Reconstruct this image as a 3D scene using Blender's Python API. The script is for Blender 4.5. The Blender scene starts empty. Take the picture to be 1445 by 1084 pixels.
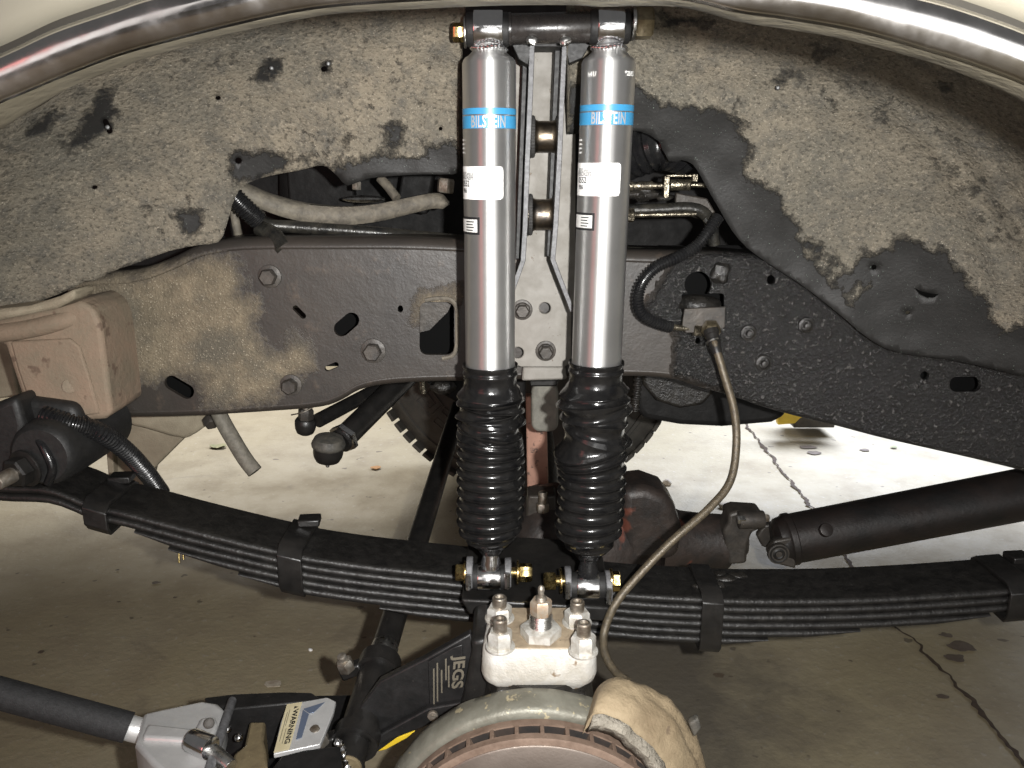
import bpy, bmesh, math, random
from mathutils import Vector, Matrix, noise
from mathutils.geometry import delaunay_2d_cdt
random.seed(7)
R = math.radians
PI = math.pi
scene = bpy.context.scene
COL = scene.collection

# ---------------------------------------------------------------- camera
H, PITCH, FPX, CX, CY = 1.0, R(15), 1179.0, 722.5, 542.0
cam = bpy.data.cameras.new('camera'); cam.sensor_width = 36; cam.lens = 36 * FPX / 1445
cam.clip_start = 0.02; cam.clip_end = 200
camo = bpy.data.objects.new('camera', cam); COL.objects.link(camo)
camo.location = (0, 0, H); camo.rotation_euler = (R(90) - PITCH, 0, 0)
scene.camera = camo
# ---------------------------------------------------------------- world
world = bpy.data.worlds.new('World'); scene.world = world; world.use_nodes = True
wn = world.node_tree.nodes; wl = world.node_tree.links
wn['Background'].inputs[0].default_value = (1.0, 0.98, 0.96, 1); wn['Background'].inputs[1].default_value = 0.09
# ---------------------------------------------------------------- lamps
def lamp(name, kind, loc, energy, color, target=None, **kw):
    l = bpy.data.lights.new(name, kind); l.energy = energy; l.color = color
    for k, v in kw.items(): setattr(l, k, v)
    o = bpy.data.objects.new(name, l); COL.objects.link(o); o.location = loc
    if target is not None:
        o.rotation_euler = (Vector(target) - Vector(loc)).to_track_quat('-Z', 'Y').to_euler()
    return o
lamp('camera_flash', 'SPOT', (0.062, 0.0, H + 0.012), 76, (1.0, 0.985, 0.96), (0.02, 1.0, H - 0.27), shadow_soft_size=0.008, spot_size=R(98), spot_blend=1.0)
lamp('daylight_from_door_behind', 'AREA', (0.70, -1.9, 0.95), 22, (1.0, 0.98, 0.96), (0.70, 1.0, 0.95), shape='RECTANGLE', size=2.3, size_y=1.8)
lamp('added_red_reflection', 'AREA', (-2.05, -1.7, 1.2), 5.5, (1.0, 0.26, 0.24), (-0.2, 1.0, 0.9), shape='RECTANGLE', size=0.8, size_y=1.1)  # added lamp that puts a red reflection into the left trim
lamp('added_trim_fill', 'AREA', (-1.15, -1.8, 1.25), 1.6, (1.0, 0.96, 0.92), (-0.2, 1.0, 0.9), shape='RECTANGLE', size=0.5, size_y=1.0)  # added lamp without a real window, brightens the left trim's reflection
lamp('daylight_far_side', 'AREA', (1.75, 3.6, 1.75), 72, (0.72, 0.80, 1.0), (1.2, 2.7, 0), shape='RECTANGLE', size=1.7, size_y=0.9, spread=R(112))
lamp('daylight_far_corner', 'AREA', (-1.3, 4.1, 1.8), 29, (0.98, 0.95, 0.92), (-1.1, 3.0, 0), shape='RECTANGLE', size=1.6, size_y=0.9, spread=R(112))
# ---------------------------------------------------------------- exposure
vs = scene.view_settings
vs.view_transform = 'Standard'; vs.look = 'None'; vs.exposure = 0.22; vs.gamma = 1.0; vs.use_curve_mapping = False
scene.render.engine = 'CYCLES'
scene.cycles.use_denoising = True
scene.cycles.max_bounces = 8
scene.cycles.sample_clamp_indirect = 6

# ================================================================ geometry helpers
FW = Vector((0, math.cos(PITCH), -math.sin(PITCH))); UP = Vector((0, math.sin(PITCH), math.cos(PITCH))); RT = Vector((1, 0, 0))
CAM = Vector((0, 0, H))
def ray(px, py): return FW + RT * ((px - CX) / FPX) - UP * ((py - CY) / FPX)
def W(px, py, y):                       # the point at horizontal distance y
    d = ray(px, py); return CAM + d * (y / d.y)
def WZ(px, py, z=0.0):                  # the point at height z
    d = ray(px, py); return CAM + d * ((z - H) / d.z)
def proj(p):
    v = p - CAM; dz = v.dot(FW)
    return CX + FPX * v.x / dz, CY - FPX * v.dot(UP) / dz
def mpp(p): return (p - CAM).dot(FW) / FPX   # metres per photo pixel there

def spline(pts, n=8):
    pts = [Vector(p) for p in pts]
    if len(pts) == 2:
        return [pts[0].lerp(pts[1], i / n) for i in range(n + 1)]
    out = []
    P = [pts[0] * 2 - pts[1]] + pts + [pts[-1] * 2 - pts[-2]]
    for i in range(1, len(P) - 2):
        a, b, c, d = P[i - 1], P[i], P[i + 1], P[i + 2]
        for k in range(n):
            t = k / n
            out.append(0.5 * ((2 * b) + (c - a) * t + (2 * a - 5 * b + 4 * c - d) * t * t + (3 * b - a - 3 * c + d) * t ** 3))
    out.append(pts[-1]); return out

def pip(x, y, poly):
    c = False; j = len(poly) - 1
    for i in range(len(poly)):
        xi, yi = poly[i]; xj, yj = poly[j]
        if (yi > y) != (yj > y) and x < (xj - xi) * (y - yi) / (yj - yi) + xi: c = not c
        j = i
    return c
def sdist(x, y, poly):                  # signed distance, positive inside
    best = 1e9
    for i in range(len(poly)):
        ax, ay = poly[i - 1]; bx, by = poly[i]
        dx, dy = bx - ax, by - ay; L = dx * dx + dy * dy
        t = 0 if L == 0 else max(0, min(1, ((x - ax) * dx + (y - ay) * dy) / L))
        best = min(best, math.hypot(x - ax - dx * t, y - ay - dy * t))
    return best if pip(x, y, poly) else -best

class MB:
    def __init__(s): s.v = []; s.f = []; s.attr = {}
    def add(s, vs, fs):
        o = len(s.v); s.v += [Vector(q) for q in vs]; s.f += [tuple(i + o for i in f) for f in fs]; return s
    def rings(s, rings, closed=True, cap0=True, cap1=True):
        n = len(rings[0]); o = len(s.v)
        for r in rings: s.v += [Vector(q) for q in r]
        for i in range(len(rings) - 1):
            for j in range(n if closed else n - 1):
                k = (j + 1) % n
                s.f.append((o + i * n + j, o + i * n + k, o + (i + 1) * n + k, o + (i + 1) * n + j))
        if cap0: s.f.append(tuple(o + j for j in reversed(range(n))))
        if cap1: s.f.append(tuple(o + (len(rings) - 1) * n + j for j in range(n)))
        return s
    def lathe(s, p0, p1, prof, n=32, caps=True):  # prof: (t metres along the axis from p0, radius)
        p0 = Vector(p0); a = (Vector(p1) - p0).normalized()
        u = a.orthogonal().normalized(); w = a.cross(u)
        rr = [[p0 + a * t + (u * math.cos(2 * PI * j / n) + w * math.sin(2 * PI * j / n)) * max(r, 1e-5) for j in range(n)] for t, r in prof]
        return s.rings(rr, True, caps, caps)
    def cyl(s, p0, p1, r, n=32, ch=0.0):
        L = (Vector(p1) - Vector(p0)).length
        c = min(ch, r * .5, L * .4)
        pr = [(0, r), (L, r)] if c <= 0 else [(0, r - c), (c * .3, r - c * .3), (c, r), (L - c, r), (L - c * .3, r - c * .3), (L, r - c)]
        return s.lathe(p0, p1, pr, n)
    def hexa(s, p0, p1, r, rot=0.0):              # chamfered hexagon, r = corner radius
        p0 = Vector(p0); p1 = Vector(p1); a = (p1 - p0).normalized(); L = (p1 - p0).length
        u = a.orthogonal().normalized(); w = a.cross(u); rr = []
        for t, k in ((0, .9), (L * .1, 1), (L * .86, 1), (L, .86)):
            rr.append([p0 + a * t + (u * math.cos(rot + PI * j / 3) + w * math.sin(rot + PI * j / 3)) * r * k for j in range(6)])
        return s.rings(rr)
    def tube(s, pts, r, n=14, per=8, rib=0, ribamp=0.0, smooth=True, flat=None):
        P = spline(pts, per) if smooth else [Vector(p) for p in pts]
        T = []
        for i in range(len(P)):
            t = P[min(i + 1, len(P) - 1)] - P[max(i - 1, 0)]; T.append(t.normalized())
        if rib:                                   # resample evenly for ribs
            cum = [0.0]
            for i in range(1, len(P)): cum.append(cum[-1] + (P[i] - P[i - 1]).length)
            m = int(cum[-1] / rib) * 4 + 1; Q = []; k = 0
            for i in range(m):
                d = cum[-1] * i / (m - 1)
                while k < len(cum) - 2 and cum[k + 1] < d: k += 1
                Q.append(P[k].lerp(P[k + 1], (d - cum[k]) / max(1e-9, cum[k + 1] - cum[k])))
            P = Q; T = [(P[min(i + 1, len(P) - 1)] - P[max(i - 1, 0)]).normalized() for i in range(len(P))]
        u = T[0].orthogonal().normalized(); rr = []; N = len(P)
        for i in range(N):
            u = (u - T[i] * u.dot(T[i])).normalized(); w = T[i].cross(u)
            q = r(i / (N - 1)) if callable(r) else r
            if rib: q += ribamp * (1 if i % 4 in (1, 2) else 0)
            rr.append([P[i] + (u * math.cos(2 * PI * j / n) + w * math.sin(2 * PI * j / n)) * q for j in range(n)])
        return s.rings(rr)
    def prism(s, poly, ext):
        ext = Vector(ext); n = len(poly); a = [Vector(p) for p in poly]; b = [p + ext for p in a]
        f = [tuple(range(n)), tuple(n + j for j in reversed(range(n)))]
        f += [(j, n + j, n + (j + 1) % n, (j + 1) % n) for j in range(n)]
        return s.add(a + b, f)
    def box(s, c, d, rz=0.0, ry=0.0):
        M = Matrix.Translation(Vector(c)) @ Matrix.Rotation(rz, 4, 'Z') @ Matrix.Rotation(ry, 4, 'Y')
        h = Vector(d) * .5
        vs_ = [M @ Vector((sx * h.x, sy * h.y, sz * h.z)) for sx in (-1, 1) for sy in (-1, 1) for sz in (-1, 1)]
        return s.add(vs_, [(0, 1, 3, 2), (4, 6, 7, 5), (0, 4, 5, 1), (2, 3, 7, 6), (0, 2, 6, 4), (1, 5, 7, 3)])
    def blob(s, c, rad, n=20, m=14, amp=0.0, fs=30.0, sq=1.0):
        c = Vector(c); rr = []
        for i in range(m + 1):
            th = PI * (i + .001) / (m + .002); row = []
            for j in range(n):
                ph = 2 * PI * j / n
                e = lambda q: math.copysign(abs(q) ** sq, q)
                d = Vector((e(math.sin(th)) * e(math.cos(ph)) * rad[0], e(math.sin(th)) * e(math.sin(ph)) * rad[1], e(math.cos(th)) * rad[2]))
                p = c + d
                if amp: p += d.normalized() * amp * noise.noise(p * fs)
                row.append(p)
            rr.append(row)
        return s.rings(rr)
    def loft(s, rows): return s.rings(rows, False, False, False)
    def build(s, name, mat, parent=None, smooth=38, bevel=0.0, seg=2, solid=0.0, sub=0):
        me = bpy.data.meshes.new(name); me.from_pydata([tuple(q) for q in s.v], [], s.f)
        for k, vals in s.attr.items():
            a = me.attributes.new(k, 'FLOAT', 'POINT'); a.data.foreach_set('value', vals)
        bm = bmesh.new(); bm.from_mesh(me); bmesh.ops.recalc_face_normals(bm, faces=bm.faces); bm.to_mesh(me); bm.free()
        me.materials.append(M[mat] if isinstance(mat, str) else mat)
        if smooth: me.shade_smooth(); me.set_sharp_from_angle(angle=R(smooth))
        o = bpy.data.objects.new(name, me); COL.objects.link(o)
        if solid: md = o.modifiers.new('solid', 'SOLIDIFY'); md.thickness = solid; md.offset = 1
        if bevel:
            md = o.modifiers.new('bevel', 'BEVEL'); md.width = bevel; md.segments = seg; md.limit_method = 'ANGLE'; md.angle_limit = R(40)
        if sub: md = o.modifiers.new('sub', 'SUBSURF'); md.levels = sub; md.render_levels = sub
        if parent is not None:
            o.parent = parent; o.matrix_parent_inverse = parent.matrix_world.inverted()
        return o

def thing(name, label, cat, loc, group=None):
    o = bpy.data.objects.new(name, None); COL.objects.link(o); o.empty_display_size = .02
    o.location = loc; o.matrix_world = Matrix.Translation(Vector(loc))
    return tag(o, label, cat, group)
def tag(o, label=None, cat=None, group=None, kind=None):
    if label: o['label'] = label
    if cat: o['category'] = cat
    if group: o['group'] = group
    if kind: o['kind'] = kind
    return o
def ell(cx, cy, rx, ry=None, rot=0, n=24):
    ry = ry or rx; c, s_ = math.cos(R(rot)), math.sin(R(rot))
    return [(cx + rx * math.cos(a) * c - ry * math.sin(a) * s_, cy + rx * math.cos(a) * s_ + ry * math.sin(a) * c) for a in [2 * PI * i / n for i in range(n)]]
def slot(x0, y0, x1, y1, r, n=8):       # a rounded slot between two points
    a = math.atan2(y1 - y0, x1 - x0); out = []
    for i in range(n + 1): t = a + PI / 2 + PI * i / n; out.append((x0 + r * math.cos(t), y0 + r * math.sin(t)))
    for i in range(n + 1): t = a - PI / 2 + PI * i / n; out.append((x1 + r * math.cos(t), y1 + r * math.sin(t)))
    return out
def rrect(x0, y0, x1, y1, r, n=5):
    out = []
    for cx, cy, a0 in ((x1 - r, y1 - r, 0), (x0 + r, y1 - r, 90), (x0 + r, y0 + r, 180), (x1 - r, y0 + r, 270)):
        for i in range(n + 1): t = R(a0 + 90 * i / n); out.append((cx + r * math.cos(t), cy + r * math.sin(t)))
    return out
def smooth2(poly, n=4, closed=False):
    pts = [Vector((x, y, 0)) for x, y in poly]
    return [(p.x, p.y) for p in spline(pts, n)]
def sheet(outline, fn, thick=0.0, holes=(), grid=0, attrs=None, back=(0, 1, 0)):
    """A plate cut to an outline with holes; fn maps the outline's coordinates to the place; attrs: name -> f(x, y)."""
    pts = []; edges = []
    for loop in [outline] + list(holes):
        o = len(pts); pts += [Vector(p) for p in loop]; n = len(loop)
        edges += [(o + i, o + (i + 1) % n) for i in range(n)]
    if grid:
        xs = [p[0] for p in outline]; ys = [p[1] for p in outline]
        y = min(ys); row = 0
        while y < max(ys):
            x = min(xs) + (grid / 2 if row % 2 else 0)
            while x < max(xs):
                if pip(x, y, outline) and sdist(x, y, outline) > grid * .4 and all(sdist(x, y, h) < -grid * .35 for h in holes): pts.append(Vector((x, y)))
                x += grid
            y += grid * .87; row += 1
    vo, eo, fo, *_ = delaunay_2d_cdt(pts, edges, [], 0, 1e-5)
    F = []
    for f in fo:
        cx = sum(vo[i].x for i in f) / len(f); cy = sum(vo[i].y for i in f) / len(f)
        if pip(cx, cy, outline) and not any(pip(cx, cy, h) for h in holes): F.append(tuple(f))
    mb = MB(); V = [Vector(fn(v.x, v.y)) for v in vo]
    if thick:
        b = Vector(back).normalized() * thick; n = len(V); cnt = {}
        for f in F:
            for i in range(len(f)):
                e = (f[i], f[(i + 1) % len(f)]); cnt[e] = cnt.get(e, 0) + 1
        side = [(a, c, c + n, a + n) for (a, c) in cnt if (c, a) not in cnt]
        mb.add(V + [v + b for v in V], F + [tuple(i + n for i in reversed(f)) for f in F] + side); rep = 2
    else: mb.add(V, F); rep = 1
    for k, g in (attrs or {}).items(): mb.attr[k] = [g(v.x, v.y) for v in vo] * rep
    return mb
def text2d(s, size, bold=0.0, spacing=1.0):
    cu = bpy.data.curves.new('t', 'FONT'); cu.body = s; cu.size = size; cu.align_x = 'CENTER'; cu.align_y = 'CENTER'; cu.offset = bold; cu.space_character = spacing; cu.resolution_u = 3
    o = bpy.data.objects.new('t', cu); COL.objects.link(o)
    dg = bpy.context.evaluated_depsgraph_get(); ev = o.evaluated_get(dg); me = ev.to_mesh()
    v = [(q.co.x, q.co.y) for q in me.vertices]; f = [tuple(p.vertices) for p in me.polygons]
    ev.to_mesh_clear(); bpy.data.objects.remove(o); bpy.data.curves.remove(cu)
    return v, f
def bolt(mb, p, axis, r, h, washer=True, rot=.3):
    p = Vector(p); a = Vector(axis).normalized()
    if washer: mb.cyl(p, p + a * h * .3, r * 1.45, 24, h * .1)
    mb.hexa(p + a * h * .28, p + a * h * 1.2, r, rot)

# ================================================================ materials
M = {}
class NT:
    def __init__(s, name):
        m = bpy.data.materials.new(name); m.use_nodes = True; s.m = m; s.n = m.node_tree.nodes; s.l = m.node_tree.links
        s.b = s.n['Principled BSDF']; s.co = s.n.new('ShaderNodeTexCoord').outputs['Object']
    def set(s, k, v):
        if hasattr(v, 'is_linked') or str(type(v)).find('Socket') >= 0: s.l.new(v, s.b.inputs[k])
        else: s.b.inputs[k].default_value = v
    def noise(s, scale, detail=5, rough=.6, dist=0.0, co=None):
        n = s.n.new('ShaderNodeTexNoise'); n.inputs['Scale'].default_value = scale; n.inputs['Detail'].default_value = detail
        n.inputs['Roughness'].default_value = rough; n.inputs['Distortion'].default_value = dist; s.l.new(co or s.co, n.inputs['Vector']); return n.outputs['Fac']
    def vor(s, scale, feat='F1'):
        n = s.n.new('ShaderNodeTexVoronoi'); n.feature = feat; n.inputs['Scale'].default_value = scale; s.l.new(s.co, n.inputs['Vector']); return n.outputs['Distance']
    def stretch(s, x, y, z):
        n = s.n.new('ShaderNodeMapping'); n.inputs['Scale'].default_value = (x, y, z); s.l.new(s.co, n.inputs['Vector']); return n.outputs[0]
    def ramp(s, fac, a, b, ca=0.0, cb=1.0):
        n = s.n.new('ShaderNodeMapRange'); n.inputs[1].default_value = a; n.inputs[2].default_value = b; n.inputs[3].default_value = ca; n.inputs[4].default_value = cb
        s.l.new(fac, n.inputs[0]); return n.outputs[0]
    def mix(s, fac, a, b):
        n = s.n.new('ShaderNodeMix'); n.data_type = 'RGBA'
        s._in(fac, n.inputs[0]); s._in(a, n.inputs[6], 1); s._in(b, n.inputs[7], 1); return n.outputs[2]
    def _in(s, v, sock, col=0):
        if isinstance(v, (int, float)): sock.default_value = v if not col else (v, v, v, 1)
        elif isinstance(v, tuple): sock.default_value = (*v[:3], 1)
        else: s.l.new(v, sock)
    def math(s, op, a, b=0.0):
        n = s.n.new('ShaderNodeMath'); n.operation = op; s._in(a, n.inputs[0]); s._in(b, n.inputs[1]); return n.outputs[0]
    def attr(s, name):
        n = s.n.new('ShaderNodeAttribute'); n.attribute_name = name; return n.outputs['Fac']
    def bump(s, h, dist, strength=1.0, prev=None):
        n = s.n.new('ShaderNodeBump'); n.inputs['Strength'].default_value = strength; n.inputs['Distance'].default_value = dist
        s._in(h, n.inputs['Height'])
        if prev is not None: s.l.new(prev, n.inputs['Normal'])
        s.l.new(n.outputs[0], s.b.inputs['Normal']); return n.outputs[0]
def pm(name, c1, c2=None, sc=30, r=(.4, .5), metal=0.0, bump=None, spots=None, spec=.5, aniso=0.0, coat=0.0, lo=.35, hi=.65, dist=.4):
    t = NT(name); c2 = c2 or c1
    f = t.ramp(t.noise(sc, 6, .62, dist), lo, hi); c = t.mix(f, c1, c2)
    if spots:                                # (colour, scale, threshold)
        g = t.ramp(t.noise(spots[1], 3, .6), spots[2], spots[2] + .05); c = t.mix(g, c, spots[0])
    t.set('Base Color', c); t.set('Roughness', t.ramp(t.noise(sc * 2.3, 4), .3, .7, r[0], r[1])); t.set('Metallic', metal)
    t.set('Specular IOR Level', spec)
    if aniso: t.set('Anisotropic', aniso)
    if coat: t.set('Coat Weight', coat); t.set('Coat Roughness', .1)
    if bump:
        prev = None
        for k in range(0, len(bump), 2): prev = t.bump(t.noise(bump[k], 4, .6), bump[k + 1], 1.0, prev)
    M[name] = t.m; return t
def flat(name, c, r=.5, metal=0.0, spec=.5):
    t = NT(name); t.set('Base Color', (*c, 1)); t.set('Roughness', r); t.set('Metallic', metal); t.set('Specular IOR Level', spec); M[name] = t.m
# metals
t = NT('brushed_steel'); st = t.stretch(6, 6, 900); g = t.noise(1.0, 3, .6, 0, st); big = t.noise(22, 4)
t.set('Base Color', t.mix(t.ramp(big, .3, .7), (.64, .64, .63), (.74, .74, .73))); t.set('Metallic', .92)
t.set('Roughness', t.ramp(g, .3, .7, .39, .43)); t.set('Anisotropic', .86)
tn = t.n.new('ShaderNodeTangent'); tn.direction_type = 'RADIAL'; tn.axis = 'Z'; t.l.new(tn.outputs[0], t.b.inputs['Tangent']); t.set('Anisotropic Rotation', .25); M['brushed_steel'] = t.m
pm('chrome', (.80, .80, .80), (.70, .70, .71), 40, (.10, .24), 1.0, bump=(60, .0003))
t = NT('chrome_trim'); t.set('Base Color', t.mix(t.ramp(t.noise(14, 5), .35, .7), (.80, .79, .78), (.52, .50, .49))); t.set('Metallic', 1.0); t.set('Roughness', t.ramp(t.noise(40, 5), .3, .7, .08, .26)); t.bump(t.noise(16, 3), .0022, .5); M['chrome_trim'] = t.m
pm('zinc_gold', (.66, .52, .24), (.50, .38, .16), 90, (.16, .32), 1.0, bump=(200, .0002))
pm('zinc_dull', (.42, .36, .24), (.26, .22, .15), 120, (.3, .5), 1.0, bump=(220, .0003))
pm('steel_bright', (.60, .60, .58), (.40, .39, .37), 80, (.22, .4), 1.0, bump=(150, .0003))
pm('steel_dirty', (.42, .39, .34), (.20, .16, .12), 70, (.35, .6), .85, bump=(160, .0005))
pm('nut_steel', (.62, .61, .57), (.34, .30, .24), 110, (.35, .55), .45, bump=(190, .0005), lo=.4, hi=.75)
pm('copper_rust', (.36, .25, .165), (.40, .36, .30), 130, (.4, .6), .5, bump=(200, .0005))
pm('raw_plate', (.235, .222, .20), (.165, .152, .130), 26, (.55, .7), .1, bump=(140, .0002), spots=((.10, .075, .05), 90, .69))
pm('strap_steel', (.07, .068, .065), (.04, .039, .038), 60, (.42, .55), .3, bump=(160, .0003))
pm('strap_edge', (.15, .15, .155), (.085, .085, .088), 130, (.5, .65), .2, bump=(300, .0004))
pm('weld_tint', (.22, .175, .125), (.09, .082, .075), 55, (.3, .44), 1.0, bump=(120, .0004))
pm('black_tube', (.020, .018, .017), (.034, .030, .027), 50, (.22, .34), 0, bump=(130, .0003))
pm('rubber_gloss', (0.0075, 0.0075, 0.0083), (0.0135, 0.0135, 0.0135), 70, (.16, .30), 0, bump=(240, .0002))
pm('rubber_boot', (.005, .005, .0053), (.012, .0115, .011), 55, (.13, .24), 0, bump=(200, .00025), spec=.45)
pm('rubber_dusty', (.040, .038, .033), (.085, .078, .064), 90, (.55, .75), 0, bump=(170, .0008))
pm('rubber_matte', (0.0072, 0.0072, 0.0072), (0.0144, 0.0138, 0.0132), 90, (.5, .65), 0, bump=(200, .0004))
pm('black_paint', (0.0084, 0.0081, 0.0078), (0.0156, 0.0144, 0.0132), 40, (.30, .46), 0, bump=(170, .0004), spots=((.10, .09, .075), 260, .73))
pm('spring_black', (0.0084, 0.0080, 0.0076), (0.0192, 0.0180, 0.0165), 60, (.34, .5), .15, bump=(60, .0012, 260, .0008), spots=((.12, .11, .095), 420, .72))
pm('grease_black', (0.0075, 0.0071, 0.0067), (0.0225, 0.0203, 0.0173), 45, (.22, .5), 0, bump=(110, .0018, 330, .0009), spots=((.16, .14, .11), 330, .72))
pm('dark_iron', (.030, .027, .024), (.062, .053, .044), 35, (.4, .6), .2, bump=(120, .0008), spots=((.15, .12, .09), 150, .72))
pm('diff_iron', (.020, .0175, .016), (.042, .031, .026), 26, (.36, .55), .15, bump=(90, .0012), spots=((.12, .042, .028), 17, .625))
pm('shaft_black', (.008, .0078, .0076), (.019, .0135, .0115), 12, (.36, .52), .1, bump=(150, .0005))
pm('rust_dust', (.225, .160, .112), (.175, .142, .10), 18, (.7, .9), 0, bump=(90, .0015, 400, .0006), spots=((.12, .082, .057), 34, .63))
pm('tan_dust', (.27, .235, .17), (.18, .15, .105), 16, (.7, .9), 0, bump=(110, .001, 500, .0006), spots=((.09, .075, .055), 40, .66))
pm('hose_grey', (.17, .155, .125), (.10, .09, .072), 120, (.6, .8), 0, bump=(300, .0006))
pm('strap_dust', (.17, .15, .115), (.085, .075, .06), 80, (.6, .8), 0, bump=(260, .0009), spots=((.42, .38, .30), 420, .70))
pm('cap_cast', (.60, .59, .56), (.44, .415, .36), 26, (.42, .6), .2, bump=(110, .0011, 420, .0006), spots=((.24, .18, .12), 45, .63))
pm('cap_grime', (.34, .27, .185), (.20, .155, .105), 45, (.6, .8), 0, bump=(200, .0008), spots=((.07, .05, .035), 70, .66))
pm('shield_grey', (.20, .195, .16), (.125, .118, .093), 20, (.42, .58), .35, bump=(110, .0008), spots=((.36, .31, .20), 60, .62))
t = NT('rotor_rim'); t.set('Base Color', t.mix(t.ramp(t.noise(60, 6), .35, .65), (.115, .075, .053), (.185, .128, .094))); t.set('Roughness', .75); t.bump(t.noise(260, 4), .0006); M['rotor_rim'] = t.m
pm('rotor_face', (.22, .185, .16), (.15, .12, .10), 10, (.36, .5), .7, bump=(300, .0002))
pm('pad_tan', (.29, .225, .14), (.19, .142, .085), 16, (.65, .8), 0, bump=(70, .002, 320, .0007), spots=((.15, .11, .07), 40, .68))
pm('pad_pale', (.27, .245, .20), (.17, .15, .12), 60, (.55, .75), 0, bump=(90, .004, 300, .002))
pm('brass_oily', (.28, .25, .19), (.06, .052, .04), 130, (.2, .4), .9, bump=(260, .001))
pm('pipe_black', (.012, .012, .0115), (.04, .037, .03), 60, (.2, .4), .2, bump=(200, .0006))
pm('braid_hose', (.115, .092, .06), (.06, .05, .036), 190, (.3, .5), .3, bump=(520, .0006))
pm('pink_bar', (.52, .295, .215), (.40, .225, .165), 25, (.6, .75), 0, bump=(120, .0004), spots=((.17, .11, .085), 75, .60))
pm('grey_stop', (.20, .195, .165), (.14, .135, .115), 60, (.6, .75), 0, bump=(180, .0005))
pm('tyre_rubber', (.062, .059, .052), (.092, .084, .071), 14, (.65, .85), 0, bump=(160, .0008))
pm('jack_silver', (.62, .62, .61), (.54, .54, .535), 40, (.32, .45), .45, bump=(300, .0002))
pm('jack_black', (0.0075, 0.0075, 0.0075), (0.0142, 0.0135, 0.0135), 40, (.34, .5), 0, bump=(200, .0003), spots=((.12, .11, .10), 240, .74))
pm('foam_grip', (0.0128, 0.0128, 0.0132), (0.0224, 0.0224, 0.0232), 160, (.65, .8), 0, bump=(600, .0006))
pm('brass_block', (.30, .24, .14), (.21, .165, .10), 60, (.4, .55), .5, bump=(200, .0003))
pm('yellow_paint', (.72, .50, .03), (.62, .42, .025), 30, (.35, .5))
pm('label_cream', (.56, .50, .33), (.46, .40, .25), 50, (.45, .6))
pm('fender_paint', (.17, .158, .125), (.145, .133, .104), 9, (.35, .5), 0, coat=.2)
pm('lip_paint', (.19, .168, .12), (.135, .118, .082), 25, (.5, .65), 0, bump=(90, .001))
flat('blue_print', (.04, .235, .44), .38); flat('label_white', (.80, .80, .78), .45); flat('ink', (.012, .012, .013), .5)
flat('seam_dark', (.03, .027, .022), .7); flat('etch', (.85, .85, .83), .45); flat('sticker_print', (.11, .097, .072), .6); flat('blue_steel', (.20, .25, .36), .35, .6)
flat('letter_silver', (.62, .63, .64), .35, .6)
pm('vent_shade', (.012, .010, .009), (.03, .02, .015), 60, (.8, .9))  # near-black that paints shade inside the disc's vent gap
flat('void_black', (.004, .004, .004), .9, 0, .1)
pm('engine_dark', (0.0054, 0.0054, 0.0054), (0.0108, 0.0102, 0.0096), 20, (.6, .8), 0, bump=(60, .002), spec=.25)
pm('leaf_dry', (.30, .27, .14), (.18, .2, .10), 60, (.6, .8)); pm('leaf_orange', (.5, .26, .09), (.4, .2, .07), 60, (.6, .8)); pm('crumb', (.42, .38, .30), (.25, .2, .15), 60, (.7, .9))

# dusty panels: attribute 'bare' is the distance inside (+) or outside (-) a patch where the dust has come off, in hundreds of pixels
def dusty(name, dust1, dust2, dust3, bare1, bare2, soft, ragged, wet=False):
    t = NT(name)
    n1 = t.noise(7, 6, .65, .6); n2 = t.noise(38, 6, .7); n3 = t.noise(240, 4, .6); n4 = t.noise(620, 2, .5)
    c = t.mix(t.ramp(n1, .34, .66), dust1, dust2)
    c = t.mix(t.ramp(n2, .46, .70), c, dust3)
    c = t.mix(t.ramp(n4, .66, .72, 0, .55), c, (.55, .50, .41))            # pale grit
    c = t.mix(t.ramp(n3, .34, .47, .75, 0), c, (.05, .045, .036)); c = t.mix(t.ramp(t.noise(150, 5, .7), .54, .66, 0, .5), c, (.30, .262, .20))           # dark pits
    b = t.mix(t.ramp(n2, .3, .7), bare1, bare2); b = t.mix(t.ramp(n4, .72, .74, 0, .6), b, (.30, .37, .31))
    rag = t.math('MULTIPLY', t.math('SUBTRACT', t.noise(52, 7, .72), .5), ragged)
    a = t.math('ADD', t.attr('bare'), rag)
    m = t.ramp(a, -soft, soft)
    t.set('Base Color', t.mix(m, c, b)); t.set('Specular IOR Level', .35)
    t.set('Roughness', t.ramp(m, 0, 1, .86, .56))
    h = t.math('ADD', t.math('MULTIPLY', n3, .6), t.math('MULTIPLY', n2, .9))
    h = t.math('MULTIPLY', h, t.ramp(m, 0, 1, 1.0, .16))
    p = t.bump(h, .0048, 1.0)
    M[name] = t.m; return t
dusty('liner_dust', (.125, .115, .092), (.205, .177, .132), (.088, .083, .071), (.0145, .0143, .0137), (.022, .0214, .0204), .045, .55)
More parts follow.
